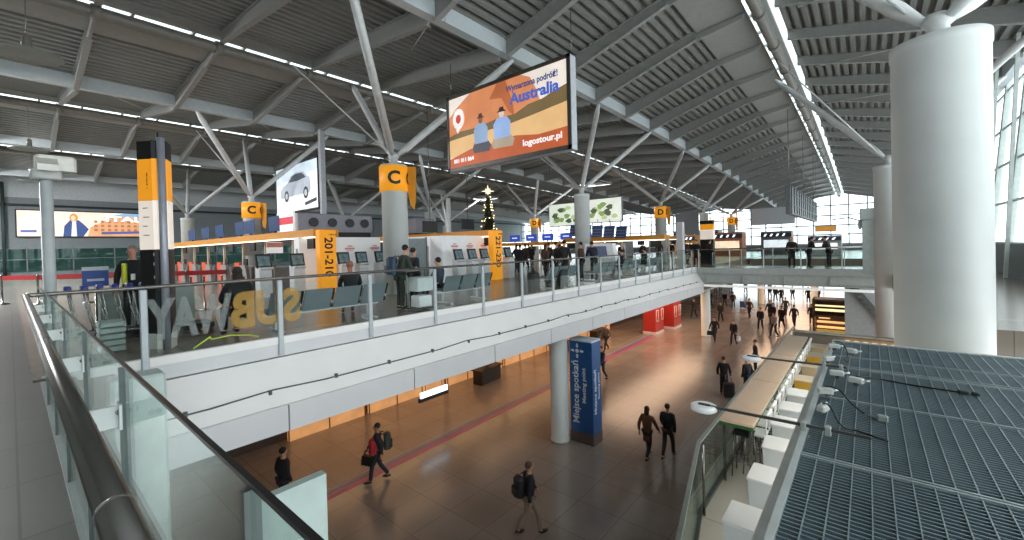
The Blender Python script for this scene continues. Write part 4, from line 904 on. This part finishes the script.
obj('letters', MB().path([(-2.2+k*.22, 0, .0+.18*math.sin(k*2.1)) for k in range(20)], .06, 6), mat('#ff8a70', .5, emit=1.2), g); obj('bar', MB().box(-2.3, .05, -.3, 2.2, .12, -.22), GREYP, g)
# hanging dish lamps
for i, (x, y) in enumerate(((-18.0, .45), (-33.5, .8), (-47, 1.2))):
    g = thing('dish_lamp', 'round white dish lamp hung from the roof ' + ['at the upper left corner', 'second row at the left edge', 'third row at the left edge'][i], 'lamp', (x, y, 7.3))
    obj('dish', MB().lathe([(.1, .16), (.45, .1), (.75, 0), (.73, -.02), (.4, .06), (.1, .1)], n=28), mat('#8d9490', .4), g)
    obj('cage', MB().lathe([(.12, .16), (.1, .5), (.03, .55)], n=10), TUBE, g)
    obj('rod', MB().tube((0, 0, .5), (0, 0, 2.2), .012, 6), TUBE, g)

# housings made up for the added hall fill lights
for i, (xx, yy) in enumerate(HL):
    g = thing('fill_light_housing', 'square white housing of an added fill light under the roof ' + ['nearest along the side of the hall', 'second along the side of the hall', 'nearest the far side wall', 'far behind the small blue screens', 'farthest back on the left'][i], 'lamp', (xx, yy, 8.0))
    h = obj('housing', MB().bev(-1.28, -1.28, .02, 1.28, 1.28, .14, .03), mat('#cfd3d4', .5), g)
    m = MB()
    for a in (-1.24, 1.24): m.box(a-.03, -1.28, -.08, a+.03, 1.28, 0.02).box(-1.28, a-.03, -.08, 1.28, a+.03, 0.02)
    f = obj('frame', m, DARK, g)
    if yy < 0: h.rotation_euler.x = f.rotation_euler.x = math.radians(24)
    obj('rod', MB().tube((0, 0, .1), (0, 0, roofz(xx, yy)-8.02), .015, 6), STEELD, g)

# ================================================================ BENCHES, CARTS, BARRIERS
SEATM = mat('#7f8c92', .45, .3, .05)
def seat_unit():
    g = thing('waiting_chair', '', 'chair')
    m = MB().prism([(-.02, .36), (.01, .36), (.2, .8), (.17, .8)], 'y', -.28, .28)
    obj('backrest', m, SEATM, g)
    obj('seat', MB().prism([(-.46, .4), (.02, .38), (.02, .42), (-.46, .44)], 'y', -.28, .28), SEATM, g)
    obj('side_pad', MB().prism([(-.03, .38), (.02, .38), (.2, .79), (.15, .79)], 'y', .285, .325), BLACK, g)
    obj('armrest', MB().path([(.08, .3, .4), (.08, .3, .6), (-.36, .3, .6), (-.42, .3, .4)], .014, 6), STEEL, g)
    return g
def bench(x, ys, name):
    g = thing('waiting_bench_frame', 'steel beam frame of the waiting bench ' + name, 'bench frame', (x, (ys[0]+ys[-1])/2, 0)); h = (ys[-1]-ys[0])/2+.3
    obj('beam', MB().box(-.3, -h, .3, -.22, h, .37), mat('#b9c0c4', .35, .5), g)
    for s in (-h+.25, h-.25): obj('leg', MB().bar((-.52, s, .03), (.12, s, .03), .06, .04).bar((-.26, s, .03), (-.26, s, .32), .05, .05), mat('#b9c0c4', .35, .5), g)
s0 = seat_unit(); first = True
bn = [(-8.72, [3.4, 4.04, 4.68, 5.32], 'nearest the mirrored letters'), (-8.95, [7.9, 8.52, 9.14], 'holding the man in the grey blue jacket'), (-8.8, [12.6, 13.22, 13.84], 'in front of the dark standing group'), (-8.8, [15.9, 16.52, 17.14], 'right of the dark standing group'), (-8.8, [18.6, 19.22, 19.84], 'by the white angled desk'), (-8.8, [21.4, 22.02, 22.64], 'nearest the square white pillar')]
pos = ['near end of', 'second on', 'third on', 'far end of']
for x, ys, nm in bn:
    bench(x, ys, nm)
    for i, y in enumerate(ys):
        o = s0 if first else dup(s0); first = False
        o.location = (x, y, 0); o['group'] = 'grey mesh waiting chairs'
        o['label'] = f'grey mesh chair, {pos[i] if i < len(ys)-1 else pos[3]} the bench ' + nm
# luggage carts
def cart():
    g = thing('luggage_cart', '', 'luggage cart')
    for s in (-.27, .27): obj('side_tube', MB().path([(s, -.35, 1.0), (s, -.3, .6), (s, -.22, .2), (s, .5, .16)], .014, 8), STEEL, g)
    obj('handle', MB().tube((-.3, -.36, 1.0), (.3, -.36, 1.0), .026, 10).bev(-.12, -.4, .96, .12, -.31, 1.05, .01), mat('#2b3f9a', .4), g)
    obj('back_grille', MB().path([(-.27, -.24, .3), (.27, -.24, .3)], .01, 6).path([(-.27, -.27, .45), (.27, -.27, .45)], .01, 6).path([(-.27, -.29, .6), (.27, -.29, .6)], .01, 6), STEEL, g)
    obj('platform', MB().bev(-.24, -.2, .14, .24, .5, .17, .01), mat('#2b2f33', .5), g)
    for a, b in ((-.27, -.2), (.27, -.2), (0, .5)):
        obj('wheel', MB().tube((a-.02, b, .075), (a+.02, b, .075), .075, 14), BLACK, g)
    return g
c0 = cart()
cn = ['nearest the balcony corner', 'second in the nested row', 'third in the nested row', 'fourth in the nested row', 'fifth in the nested row', 'sixth in the nested row', 'last in the nested row beside the staff man']
for i in range(7):
    o = c0 if i == 0 else dup(c0)
    o.location = (-10.9+.04*i, 1.0+i*.2, 0); o['group'] = 'nested luggage carts'; o['label'] = 'blue handled luggage cart ' + cn[i]
g = thing('stacked_crates', 'stack of clear plastic trays behind the first balcony post', 'trays', (-9.6, 1.05, 0))
for k in range(5): obj('tray', MB().bev(-.2, -.16, .02+k*.1, .2, .16, .1+k*.1, .02), mat('#9fb0ab', .3), g)
g = thing('sign_stand', 'small blue notice on a stand beside the luggage carts', 'sign', (-12.4, 1.15, 0))
obj('pole', MB().lathe([(.16, 0), (.16, .03), (.02, .04), (.02, 1.0)], n=12), STEELD, g)
obj('notice', MB().bev(-.02, -.2, .95, .02, .2, 1.28, .01), mat('#2c4a8c', .5, emit=.1), g)
obj('white_header', MB().box(.02, -.2, 1.28, -.02, .2, 1.36), mat('#cfd6da', .5), g); obj('caption', MB().box(.02, -.13, 1.06, .024, .13, 1.11), mat('#c5cfe2', .5), g)
g = thing('lectern_cabinet', 'pale grey low cabinet beside the luggage carts', 'cabinet', (-12.6, 2.0, 0)); obj('body', MB().bev(-.4, -.8, .05, .4, .8, .85, .03), mat('#8f9c98', .5), g); obj('plinth', MB().box(-.36, -.76, 0, .36, .76, .05), DARK, g)
bp = [(-23, -.2), (-21.8, .6), (-20.6, 1.7), (-19.4, 2.9), (-18.4, 4.0), (-17.6, 5.0)]
b0 = None
for i, (x, y) in enumerate(bp):
    g = thing('queue_barrier', 'red belt queue barrier post ' + ['farthest left', 'second from the left', 'just left of the blue notice', 'right of the blue notice', 'just right of the information totem', 'nearest the kiosks'][i], 'barrier', (x, y, 0), 0, 'red belt queue barriers')
    obj('post', MB().lathe([(.18, 0), (.18, .03), (.03, .05), (.03, .95), (.04, .96), (.04, 1.02)], n=14), STEELD, g)
    if i < len(bp)-1:
        a = bp[i+1]; obj('belt', MB().bar((0, 0, .92), (a[0]-x, a[1]-y, .92), .015, .16), mat('#b23436', .5), g)
for i, (px, py) in enumerate(((205, 292), (223, 290), (245, 294), (192, 293))):
    x, y = atZ(px, py+18, 0)
    g = thing('queue_post', 'thin steel queue post before the orange desks ' + ['second from the left', 'third from the left', 'nearest the black coated sitter', 'farthest left by the totem'][i], 'post', (x, y, 0), 0, 'thin queue posts')
    obj('post', MB().lathe([(.15, 0), (.15, .02), (.02, .04), (.02, .9), (.03, .91), (.03, .95)], n=12), STEELD, g)

# ================================================================ PEOPLE
def joints(pose):
    J = {}; oz = 0; ty = 0
    if pose == 'sit': oz = -.43; ty = -.02
    lean = {'sit': -.03, 'lean': .16, 'push': .08, 'phone': .02}.get(pose, .02)
    J['pel'] = (0, 0, .95+oz); J['spi'] = (0, lean*.35, 1.13+oz); J['che'] = (0, lean*.75, 1.33+oz); J['nb'] = (0, lean, 1.47+oz)
    hy = lean+(.05 if pose in ('lean', 'phone', 'sit') else .02)
    J['nk'] = (0, lean+.005, 1.53+oz); J['h1'] = (0, hy, 1.59+oz); J['h2'] = (0, hy+.005, 1.665+oz); J['h3'] = (0, hy-.01, 1.73+oz)
    for s, n in ((1, 'R'), (-1, 'L')):
        J['hip'+n] = (s*.09, 0, .91+oz); J['sh'+n] = (s*.18, lean*.9, 1.42+oz)
        if pose == 'sit':
            J['kn'+n] = (s*.12, .43, .5); J['an'+n] = (s*.12, .46+.05*s, .09); J['to'+n] = (s*.13, .6+.05*s, .03)
            J['el'+n] = (s*.25, .08, .74); J['wr'+n] = (s*.12, .3, .62)
        elif pose in ('walk', 'walk2', 'push'):
            f = s if pose != 'walk2' else -s
            if f > 0: J['kn'+n] = (s*.095, .2, .52); J['an'+n] = (s*.09, .25, .09); J['to'+n] = (s*.1, .4, .04)
            else: J['kn'+n] = (s*.095, -.02, .5); J['an'+n] = (s*.09, -.27, .15); J['to'+n] = (s*.1, -.17, .03)
            a = -f if pose != 'push' else 0
            J['el'+n] = (s*.25, .02+a*.12, 1.15); J['wr'+n] = (s*.25, .12+a*.2, .92)
            if pose == 'push': J['el'+n] = (s*.26, .12, 1.16); J['wr'+n] = (s*.22, .4, 1.05)
        else:
            J['kn'+n] = (s*.11, .03, .5); J['an'+n] = (s*.12, 0, .09); J['to'+n] = (s*.14, .14, .03)
            J['el'+n] = (s*.26, -.02, 1.14); J['wr'+n] = (s*.26, .07, .9)
            if pose == 'phone' and s > 0: J['el'+n] = (s*.23, .08, 1.14); J['wr'+n] = (s*.12, .3, 1.2)
            if pose == 'lean': J['el'+n] = (s*.27, .2, 1.13); J['wr'+n] = (s*.12, .4, 1.12)
    return J
def skin(vs, es, rs, lev=1):
    me = bpy.data.meshes.new('body'); me.from_pydata(vs, es, []); o = bpy.data.objects.new('tmp', me); C.objects.link(o)
    md = o.modifiers.new('s', 'SKIN'); md.use_smooth_shade = True
    for i, r in enumerate(rs):
        me.skin_vertices[0].data[i].radius = r if isinstance(r, tuple) else (r, r); me.skin_vertices[0].data[i].use_root = (i == 0)
    if lev: o.modifiers.new('u', 'SUBSURF').levels = lev
    out = evalmesh(o); bpy.data.objects.remove(o); bpy.data.meshes.remove(me); return out
HIDE = []
_PC = {}
def pmesh(pose, part, detail):
    key = (pose, part, detail)
    if key in _PC: return _PC[key]
    J = joints(pose); V = []; Ed = []; Rr = []; idx = {}
    def add(n, r, p=None, frm=None):
        idx[n] = len(V); V.append(p or J[n]); Rr.append(r)
        if frm is not None: Ed.append((idx[frm], idx[n]))
    if part == 'body':
        add('pel', (.13, .1)); add('spi', (.12, .085), None, 'pel'); add('che', (.14, .095), None, 'spi'); add('nb', (.07, .065), None, 'che')
        add('nk', .052, None, 'nb'); add('h1', (.068, .08), None, 'nk'); add('h2', (.078, .098), None, 'h1'); add('h3', (.055, .07), None, 'h2')
        for n, s in (('R', 1), ('L', -1)):
            add('sh'+n, .05, None, 'che'); add('el'+n, .04, None, 'sh'+n); add('wr'+n, .027, None, 'el'+n)
            w_, e_ = Vector(J['wr'+n]), Vector(J['el'+n]); d = (w_-e_).normalized(); sd = Vector((s, 0, 0)); sd = (sd-d*sd.dot(d)).normalized(); ac = d.cross(sd)
            add('pm'+n, (.026, .032), tuple(w_+d*.07), 'wr'+n)
            if detail:
                for q, (o_, l) in enumerate(((-.03, .06), (-.01, .075), (.01, .07), (.03, .055))):
                    a = w_+d*.1+ac*o_; k1 = a+d*l*.5-sd*.005; k2 = a+d*l-sd*.022
                    add(f'f{n}{q}', .0095, tuple(k1), 'pm'+n); add(f'g{n}{q}', .0075, tuple(k2), f'f{n}{q}')
                a = w_+d*.03+ac*-.035; add('t'+n, .010, tuple(a+d*.02), 'wr'+n); add('u'+n, .008, tuple(a+d*.055-ac*.012), 't'+n)
            add('hip'+n, .085, None, 'pel'); add('kn'+n, .058, None, 'hip'+n); add('an'+n, .038, None, 'kn'+n); add('to'+n, .03, None, 'an'+n)
        me = skin(V, Ed, Rr, 1)
        bm = bmesh.new(); bm.from_mesh(me); x, y, z = J['h2']
        q = MB().ball((x, y+.098, z-.02), .016, 6, 4, (1, 1.2, 1.6))
        for s in (-1, 1): q.ball((x+s*.082, y, z-.015), .022, 6, 4, (.4, .8, 1.3))
        q.ball((x, y+.085, z-.06), .02, 6, 4, (1.3, .6, .5))
        t = q.mesh('t', SKIN0); bm.from_mesh(t); bm.to_mesh(me); bm.free(); bpy.data.meshes.remove(t)
    elif part == 'jacket' or part == 'coat':
        lo = J['pel']; z0 = lo[2]-.1
        add('pel', (.155, .125), (lo[0], lo[1], z0)); add('spi', (.17, .135), None, 'pel'); add('che', (.18, .14), None, 'spi'); add('nb', (.085, .08), None, 'che')
        for n in 'RL': add('sh'+n, .075, None, 'che'); add('el'+n, .06, None, 'sh'+n); add('wr'+n, .045, None, 'el'+n)
        if part == 'coat' and pose != 'sit': add('hm', (.19, .16), (0, .0, .55), 'pel')
        me = skin(V, Ed, Rr, 1)
    elif part == 'trousers':
        add('pel', (.135, .11))
        for n in 'RL': add('hip'+n, .095, None, 'pel'); add('kn'+n, .073, None, 'hip'+n); add('an'+n, .058, None, 'kn'+n)
        me = skin(V, Ed, Rr, 1)
    elif part in ('shoeR', 'shoeL'):
        m_ = MB()
        for n in part[-1]:
            a, t = Vector(J['an'+n]), Vector(J['to'+n]); m_.ball(tuple((a+t)/2-Vector((0, 0, .0))), .075, 8, 6, (.62, 1.75, .6))
        me = m_.mesh('shoes', SKIN0)
    elif part in ('hair', 'long_hair', 'hat'):
        x, y, z = J['h2']; m_ = MB(); m_.ball((x, y-.034, z+.026), .088, 12, 8, (.97, 1.08, 1.02))
        if part == 'long_hair': m_.ball((x, y-.06, z-.09), .085, 10, 8, (1.05, .7, 1.7))
        if part == 'hat': m_.ball((x, y, z+.06), .1, 12, 6, (1, 1.15, .7))
        me = m_.mesh('hair', SKIN0)
    _PC[key] = me; return me
SKIN0 = mat('#c99a7e', .55)
def person(x, y, z, face, pose, top, legs, label, coat=False, hair='#2a211d', hairt='hair', shoes='#1d1b1b', skinc='#c99a7e', h=1.75, detail=False, group=None):
    g = thing('person', label, 'person', (x, y, z), math.radians(face-90), group); g.scale = (h/1.79,)*3
    for part, nm, m_ in (('body', 'body', mat(skinc, .55)), ('trousers', 'trousers', mat(legs, .8, scale=30)), ('coat' if coat else 'jacket', 'coat' if coat else 'jacket', mat(top, .85, var=.15, scale=25)), ('shoeR', 'shoe', mat(shoes, .5)), ('shoeL', 'shoe', mat(shoes, .5)), (hairt, 'hair' if hairt != 'hat' else 'cap', mat(hair, .8, var=.3, scale=60))):
        me = pmesh(pose, part, detail if part == 'body' else False).copy(); me.materials.clear(); me.materials.append(m_)
        o = obj(nm, me, None, g)
    return g
def bag(kind, x, y, z, rz, col, label, hang=None):
    g = thing(kind, label, 'backpack' if kind == 'backpack' else ('suitcase' if kind == 'suitcase' else 'bag'), (x, y, z), math.radians(rz))
    mm = mat(col, .6, scale=20)
    if kind == 'backpack':
        obj('pack', MB().bev(-.15, -.1, -.24, .15, .1, .22, .06).bev(-.12, -.15, -.2, .12, -.1, .0, .03), mm, g)
        for s in (-.09, .09): obj('strap', MB().path([(s, .09, .2), (s, .16, .24), (s, .2, .1), (s, .1, -.15)], .014, 6), BLACK, g)
    elif kind == 'suitcase':
        obj('case', MB().bev(-.22, -.13, .06, .22, .13, .68, .05), mm, g)
        obj('handle', MB().path([(-.12, .08, .68), (-.12, .08, 1.0), (.12, .08, 1.0), (.12, .08, .68)], .011, 6), STEELD, g)
        for s in (-.17, .17):
            for t in (-.09, .09): obj('wheel', MB().tube((s-.015, t, .03), (s+.015, t, .03), .03, 8), BLACK, g)
    else:
        obj('pouch', MB().prism([(-.2, 0), (.2, 0), (.16, .28), (-.16, .28)], 'y', -.06, .06), mm, g)
        obj('handle', MB().path([(-.1, 0, .27), (-.06, 0, .42), (.06, 0, .42), (.1, 0, .27)], .012, 6), mm, g)
    return g
G = -5.25
D_, D2, D3, N_, BR, GR_ = '#1c1c20', '#26262b', '#2e2d30', '#1e2430', '#4a3428', '#34383c'
# lobby floor, near
person(-6.2, 7.75, G, 62, 'walk', D_, '#8d8070', 'person in black jacket and beige trousers with a backpack, walking alone in the lobby foreground', detail=True, hair='#4a3a30', skinc='#b98a70')
bag('backpack', -6.33, 7.55, G+1.22, 62-90, '#222226', 'black backpack on the walker in beige trousers', None)
person(-5.42, 12.85, G, 85, 'walk2', '#6b4636', D2, 'person in brown coat walking beside a companion in black near the arm lamp', coat=True, detail=True, hairt='long_hair', h=1.68)
person(-4.92, 13.25, G, 92, 'walk', D_, '#3d342e', 'person all in black with arms down, right of the companion in a brown coat', detail=True)
person(-11.1, 6.85, G, 238, 'walk2', '#22242a', '#1d2026', 'person in dark jacket over a red vest striding along the shops with a backpack', detail=True, skinc='#a87a60')
tag(obj('red_vest', MB().bev(-.13, -.26, .88, .14, -.02, 1.3, .06), mat('#b03038', .7)), 'red vest front of the person striding along the shops', 'vest').location = (-11.14, 6.86, G)
bag('backpack', -10.96, 7.06, G+1.2, 238-90, '#3a4240', 'grey backpack on the red vested person', None)
bag('bag', -11.42, 6.68, G+.45, 200, D_, 'black bag carried low by the red vested person', None)
person(-11.75, 4.45, G, 100, 'stand', D_, D2, 'person in black standing at the lower left below the balcony, partly behind glass', detail=True)
person(-4.95, 20.2, G, 95, 'stand', D_, D2, 'person in black standing just left of the bar tables, back to the viewer', coat=True)
person(-4.1, 20.6, G, 150, 'stand', '#1f2026', D_, 'person in black right of a companion at the bar table edge', coat=True)
person(-4.5, 24.6, G, 200, 'stand', GR_, D2, 'person in dark grey beside the farther disc lamp')
bag('suitcase', -4.7, 20.0, G, 20, '#1b1b20', 'black suitcase between the two travellers near the bar tables')
person(-10.3, 19.0, G, 250, 'walk', '#23262e', '#282c34', 'person in navy half hidden behind the blue meeting point totem')
person(-12.9, 24.5, G, 250, 'walk2', '#5a5450', D2, 'person in grey brown top by the desks right of the totem')
crowd = [(-11.97, 39.3, 250, 'walk', '#3a3a40', D2, 'with a pale shirt left of the far balcony column', 0), (-8.07, 30.8, 265, 'walk2', D_, D2, 'in long black coat carrying a bag right of the column', 1), (-9.55, 38.4, 265, 'walk', D2, D_, 'in dark suit behind the black coat walker', 0), (-6.81, 30.45, 262, 'walk', D_, D3, 'in black jacket with a white bag in the middle of the lobby', 0),
 (-8.03, 41.7, 250, 'walk2', '#5b3f38', D2, 'in maroon coat left of the crowd', 1), (-6.34, 36.7, 262, 'walk', '#23262f', '#20242c', 'with broad dark jacket leading the crowd', 0), (-10.58, 47.3, 80, 'stand', BR, D2, 'in brown beside a blue suitcase', 0), (-11.37, 47.4, 260, 'walk', D_, D2, 'in black beyond the column', 0),
 (-6.39, 41.1, 262, 'walk2', N_, D2, 'in navy behind the broad dark jacket', 0), (-5.15, 38.07, 255, 'walk', D_, D2, 'in black in the centre of the crowd', 1), (-4.5, 39.5, 262, 'walk2', '#3c3434', D2, 'with open brown jacket at the right of the crowd', 0), (-5.1, 34.3, 240, 'walk', '#8d8486', D2, 'with pale grey top bending before the bar tables', 0),
 (-8.84, 57.1, 260, 'walk', D2, D_, 'far off between the columns', 0), (-7.31, 53.9, 80, 'stand', D_, D2, 'in black below the left half of the footbridge', 1), (-6.53, 56.3, 260, 'walk', D2, D2, 'walking far below the middle of the footbridge', 0), (-4.93, 54.6, 95, 'stand', D_, D2, 'standing in black far below the right half of the footbridge', 1),
 (-3.51, 41.1, 262, 'stand', '#2c2a28', D2, 'in dark coat left of the food kiosk', 1), (-4.18, 55.7, 260, 'walk', D2, D_, 'farthest right beyond the food kiosk', 0), (-15.16, 58.6, 260, 'walk', BR, D2, 'far left beyond the column', 0), (-15.4, 62, 80, 'stand', D2, D2, 'farthest left near the lobby end', 0), (-14.7, 64.4, 80, 'stand', '#6b4a40', D2, 'in rust coat near the lobby end', 0), (-12.3, 61.8, 260, 'walk', '#6e3a34', D2, 'in dark red coat near the lobby end', 1),
 (-12.63, 46.7, 80, 'walk', D2, D_, 'tall and dark directly right of the column', 0), (-5.9, 39.2, 255, 'walk', D2, D2, 'in black behind the crowd leader', 0), (-5.7, 44.5, 262, 'walk2', GR_, D2, 'in grey at the back of the crowd', 0), (-7.9, 54.4, 262, 'walk', D2, D2, 'second dark figure below the left half of the footbridge', 0), (-4.5, 57.5, 80, 'stand', D_, D2, 'third dark figure beyond the food kiosk', 1), (-9.3, 60, 262, 'walk', D_, D2, 'small dark figure near the lobby end', 0)]
for i, (x, y, f, p, t, l, lb, ct) in enumerate(crowd):
    person(x, y, G, f, p, t, l, 'person ' + lb, coat=bool(ct), hair=random.choice(('#2a211d', '#4a3728', '#1c1a1a', '#6a5240')), h=random.uniform(1.68, 1.82))
bag('suitcase', -9.9, 48.0, G, 10, '#2c4f8c', 'blue suitcase standing behind the maroon coat walker')
bag('bag', -8.35, 30.7, G+.45, 5, D_, 'black handbag of the long coat walker')
bag('bag', -6.5, 30.3, G+.35, 80, '#cfcfd0', 'white bag carried in the middle of the lobby')
# upper hall
person(-11.7, 1.65, 0, -20, 'stand', '#1f2226', '#20242a', 'bald staff person in black with yellow stripe and badge behind the luggage carts', hair='#8a7a70', skinc='#c98f78', h=1.8, detail=True)
g = thing('badge_vest', 'yellow reflective stripe and white badge on the staff person', 'vest', (-11.62, 1.63, 0), math.radians(-20-90))
obj('stripe', MB().bev(.08, -.02, 1.0, .15, .13, 1.42, .02), mat('#d4e03a', .5), g); obj('badge', MB().bev(-.06, .1, 1.08, .0, .16, 1.2, .005), mat('#f0f0ee', .5), g)
person(-9.0, 2.72, 0, 180, 'sit', D_, D2, 'person in black coat with dark hair seated behind the yellow mirrored letters', hairt='long_hair', detail=True)
person(-9.7, 5.35, 0, 160, 'sit', '#2c2c30', D2, 'person with reddish bald head seated beyond the nearest bench', hair='#9c6a54', skinc='#b5785f')
person(-9.3, 6.5, 0, 80, 'lean', '#3a4038', '#33372f', 'person in dark green jacket with blue backpack pushing a cart', detail=True, h=1.7)
bag('backpack', -9.33, 6.28, 1.16, 80-90, '#2b4258', 'dark blue backpack on the cart pusher')
g = thing('trolley', 'grey luggage trolley with white boxes beside the man with the blue backpack', 'trolley', (-8.75, 6.75, 0))
obj('box', MB().bev(-.2, -.26, .5, .2, .26, .85, .02), mat('#c9d2d4', .5), g); obj('lower_box', MB().bev(-.18, -.2, .1, .18, .2, .38, .02), mat('#dfe4e6', .5), g)
obj('frame', MB().path([(-.22, -.3, .06), (-.22, -.3, 1.0), (-.22, .3, 1.0), (-.22, .3, .06)], .016, 6).box(-.24, -.3, .05, .24, .3, .08), STEELD, g)
for a in (-.2, .2):
    for b in (-.25, .25): obj('wheel', MB().tube((a, b-.015, .035), (a, b+.015, .035), .035, 8), BLACK, g)
person(-9.6, 7.15, 0, 90, 'stand', '#22262e', D2, 'person in navy with dark hair behind the luggage trolley', h=1.62)
person(-9.5, 7.0+.95, 0, 200, 'sit', '#3f4655', '#23262c', 'person in grey blue jacket seated sideways on the second bench', detail=True)
person(-9.7, 14.9, 0, 100, 'stand', '#2a2a28', D2, 'person in dark olive coat with back turned, centre of the standing group', coat=True, h=1.82)
person(-9.6, 16.1, 0, 190, 'stand', '#4a3329', D2, 'person in brown jacket right of the olive coat', h=1.72)
person(-10.3, 14.4, 0, 60, 'stand', '#4b382d', D3, 'person with long brown hair left of the olive coat', hair='#5a3c28', hairt='long_hair', coat=True, h=1.68)
person(-9.2, 16.5, 0, 150, 'lean', N_, '#1e222b', 'person in navy leaning forward beside the third bench', h=1.74)
person(-10.8, 15.9, 0, 20, 'stand', D_, D2, 'person in black behind the olive coat', h=1.76)
bag('suitcase', -8.6, 11.3, 0, 90, D_, 'black suitcase standing left of the olive coated person')
bag('suitcase', -8.7, 13.2, 0, 90, '#22252a', 'dark suitcase standing under the third bench end')
person(-9.2, 19.2, 0, 180, 'sit', D2, D2, 'person in dark clothes seated near the white angled desk')
person(-9.2, 22.0, 0, 180, 'sit', D_, D2, 'person in black seated on the bench nearest the square pillar')
hall = [(-15.5, 22, 'between the bare column and the bench'), (-17.2, 24.5, 'beside the stand behind the brown haired person'), (-19.5, 25.5, 'queueing below the small blue screens'), (-21.0, 27, 'at the left of the queue below the blue screens'), (-18.3, 27.5, 'in the queue below the fourth blue screen'), (-13.2, 27.5, 'below the tilted departure boards'), (-12.0, 28.4, 'right of the tilted departure boards'), (-11.0, 31, 'left of the square white pillar'), (-12.6, 33, 'in front of the orange lit shop box'), (-10.4, 33.5, 'right behind the square white pillar'), (-9.5, 29.5, 'directly right of the square white pillar'), (-22.5, 25, 'far left by the distant check-in desks'), (-15.8, 19.2, 'just right of the 221-230 tower'), (-14.6, 18.0, 'near the kiosk right of the 221-230 tower'), (-14.0, 19.6, 'ahead of the queue left of the standing group'), (-17.0, 21.5, 'behind the queue left of the standing group'), (-12.4, 18.6, 'directly behind the standing group'), (-12.2, 21.5, 'beside the foot of the bare column')]
for i, (x, y, lb) in enumerate(hall):
    person(x, y, 0, random.choice((80, 100, 170, 260)), random.choice(('stand', 'stand', 'walk')), random.choice((D_, D2, N_, BR, '#503a34', GR_)), D2, 'person in dark clothes ' + lb, coat=i % 3 == 0, hair=random.choice(('#2a211d', '#4a3728', '#1c1a1a')), h=random.uniform(1.66, 1.8))
person(-3.25, 28.0, 0, 262, 'stand', '#2b2422', D_, 'person with fair hair standing at the middle of the footbridge', coat=True, hair='#b08a68', hairt='long_hair')
person(-2.5, 28.2, 0, 20, 'lean', D_, D2, 'person leaning on the footbridge rail, left of two')
person(-1.6, 28.4, 0, 160, 'lean', D2, D_, 'person leaning on the footbridge rail, right of two')
person(-8.3, 27.9, 0, 262, 'stand', D_, D_, 'person in black standing at the left end of the footbridge', coat=True)
person(-7.7, 28.6, 0, 60, 'stand', '#3a2a2a', D_, 'person in dark red brown at the left end of the footbridge')
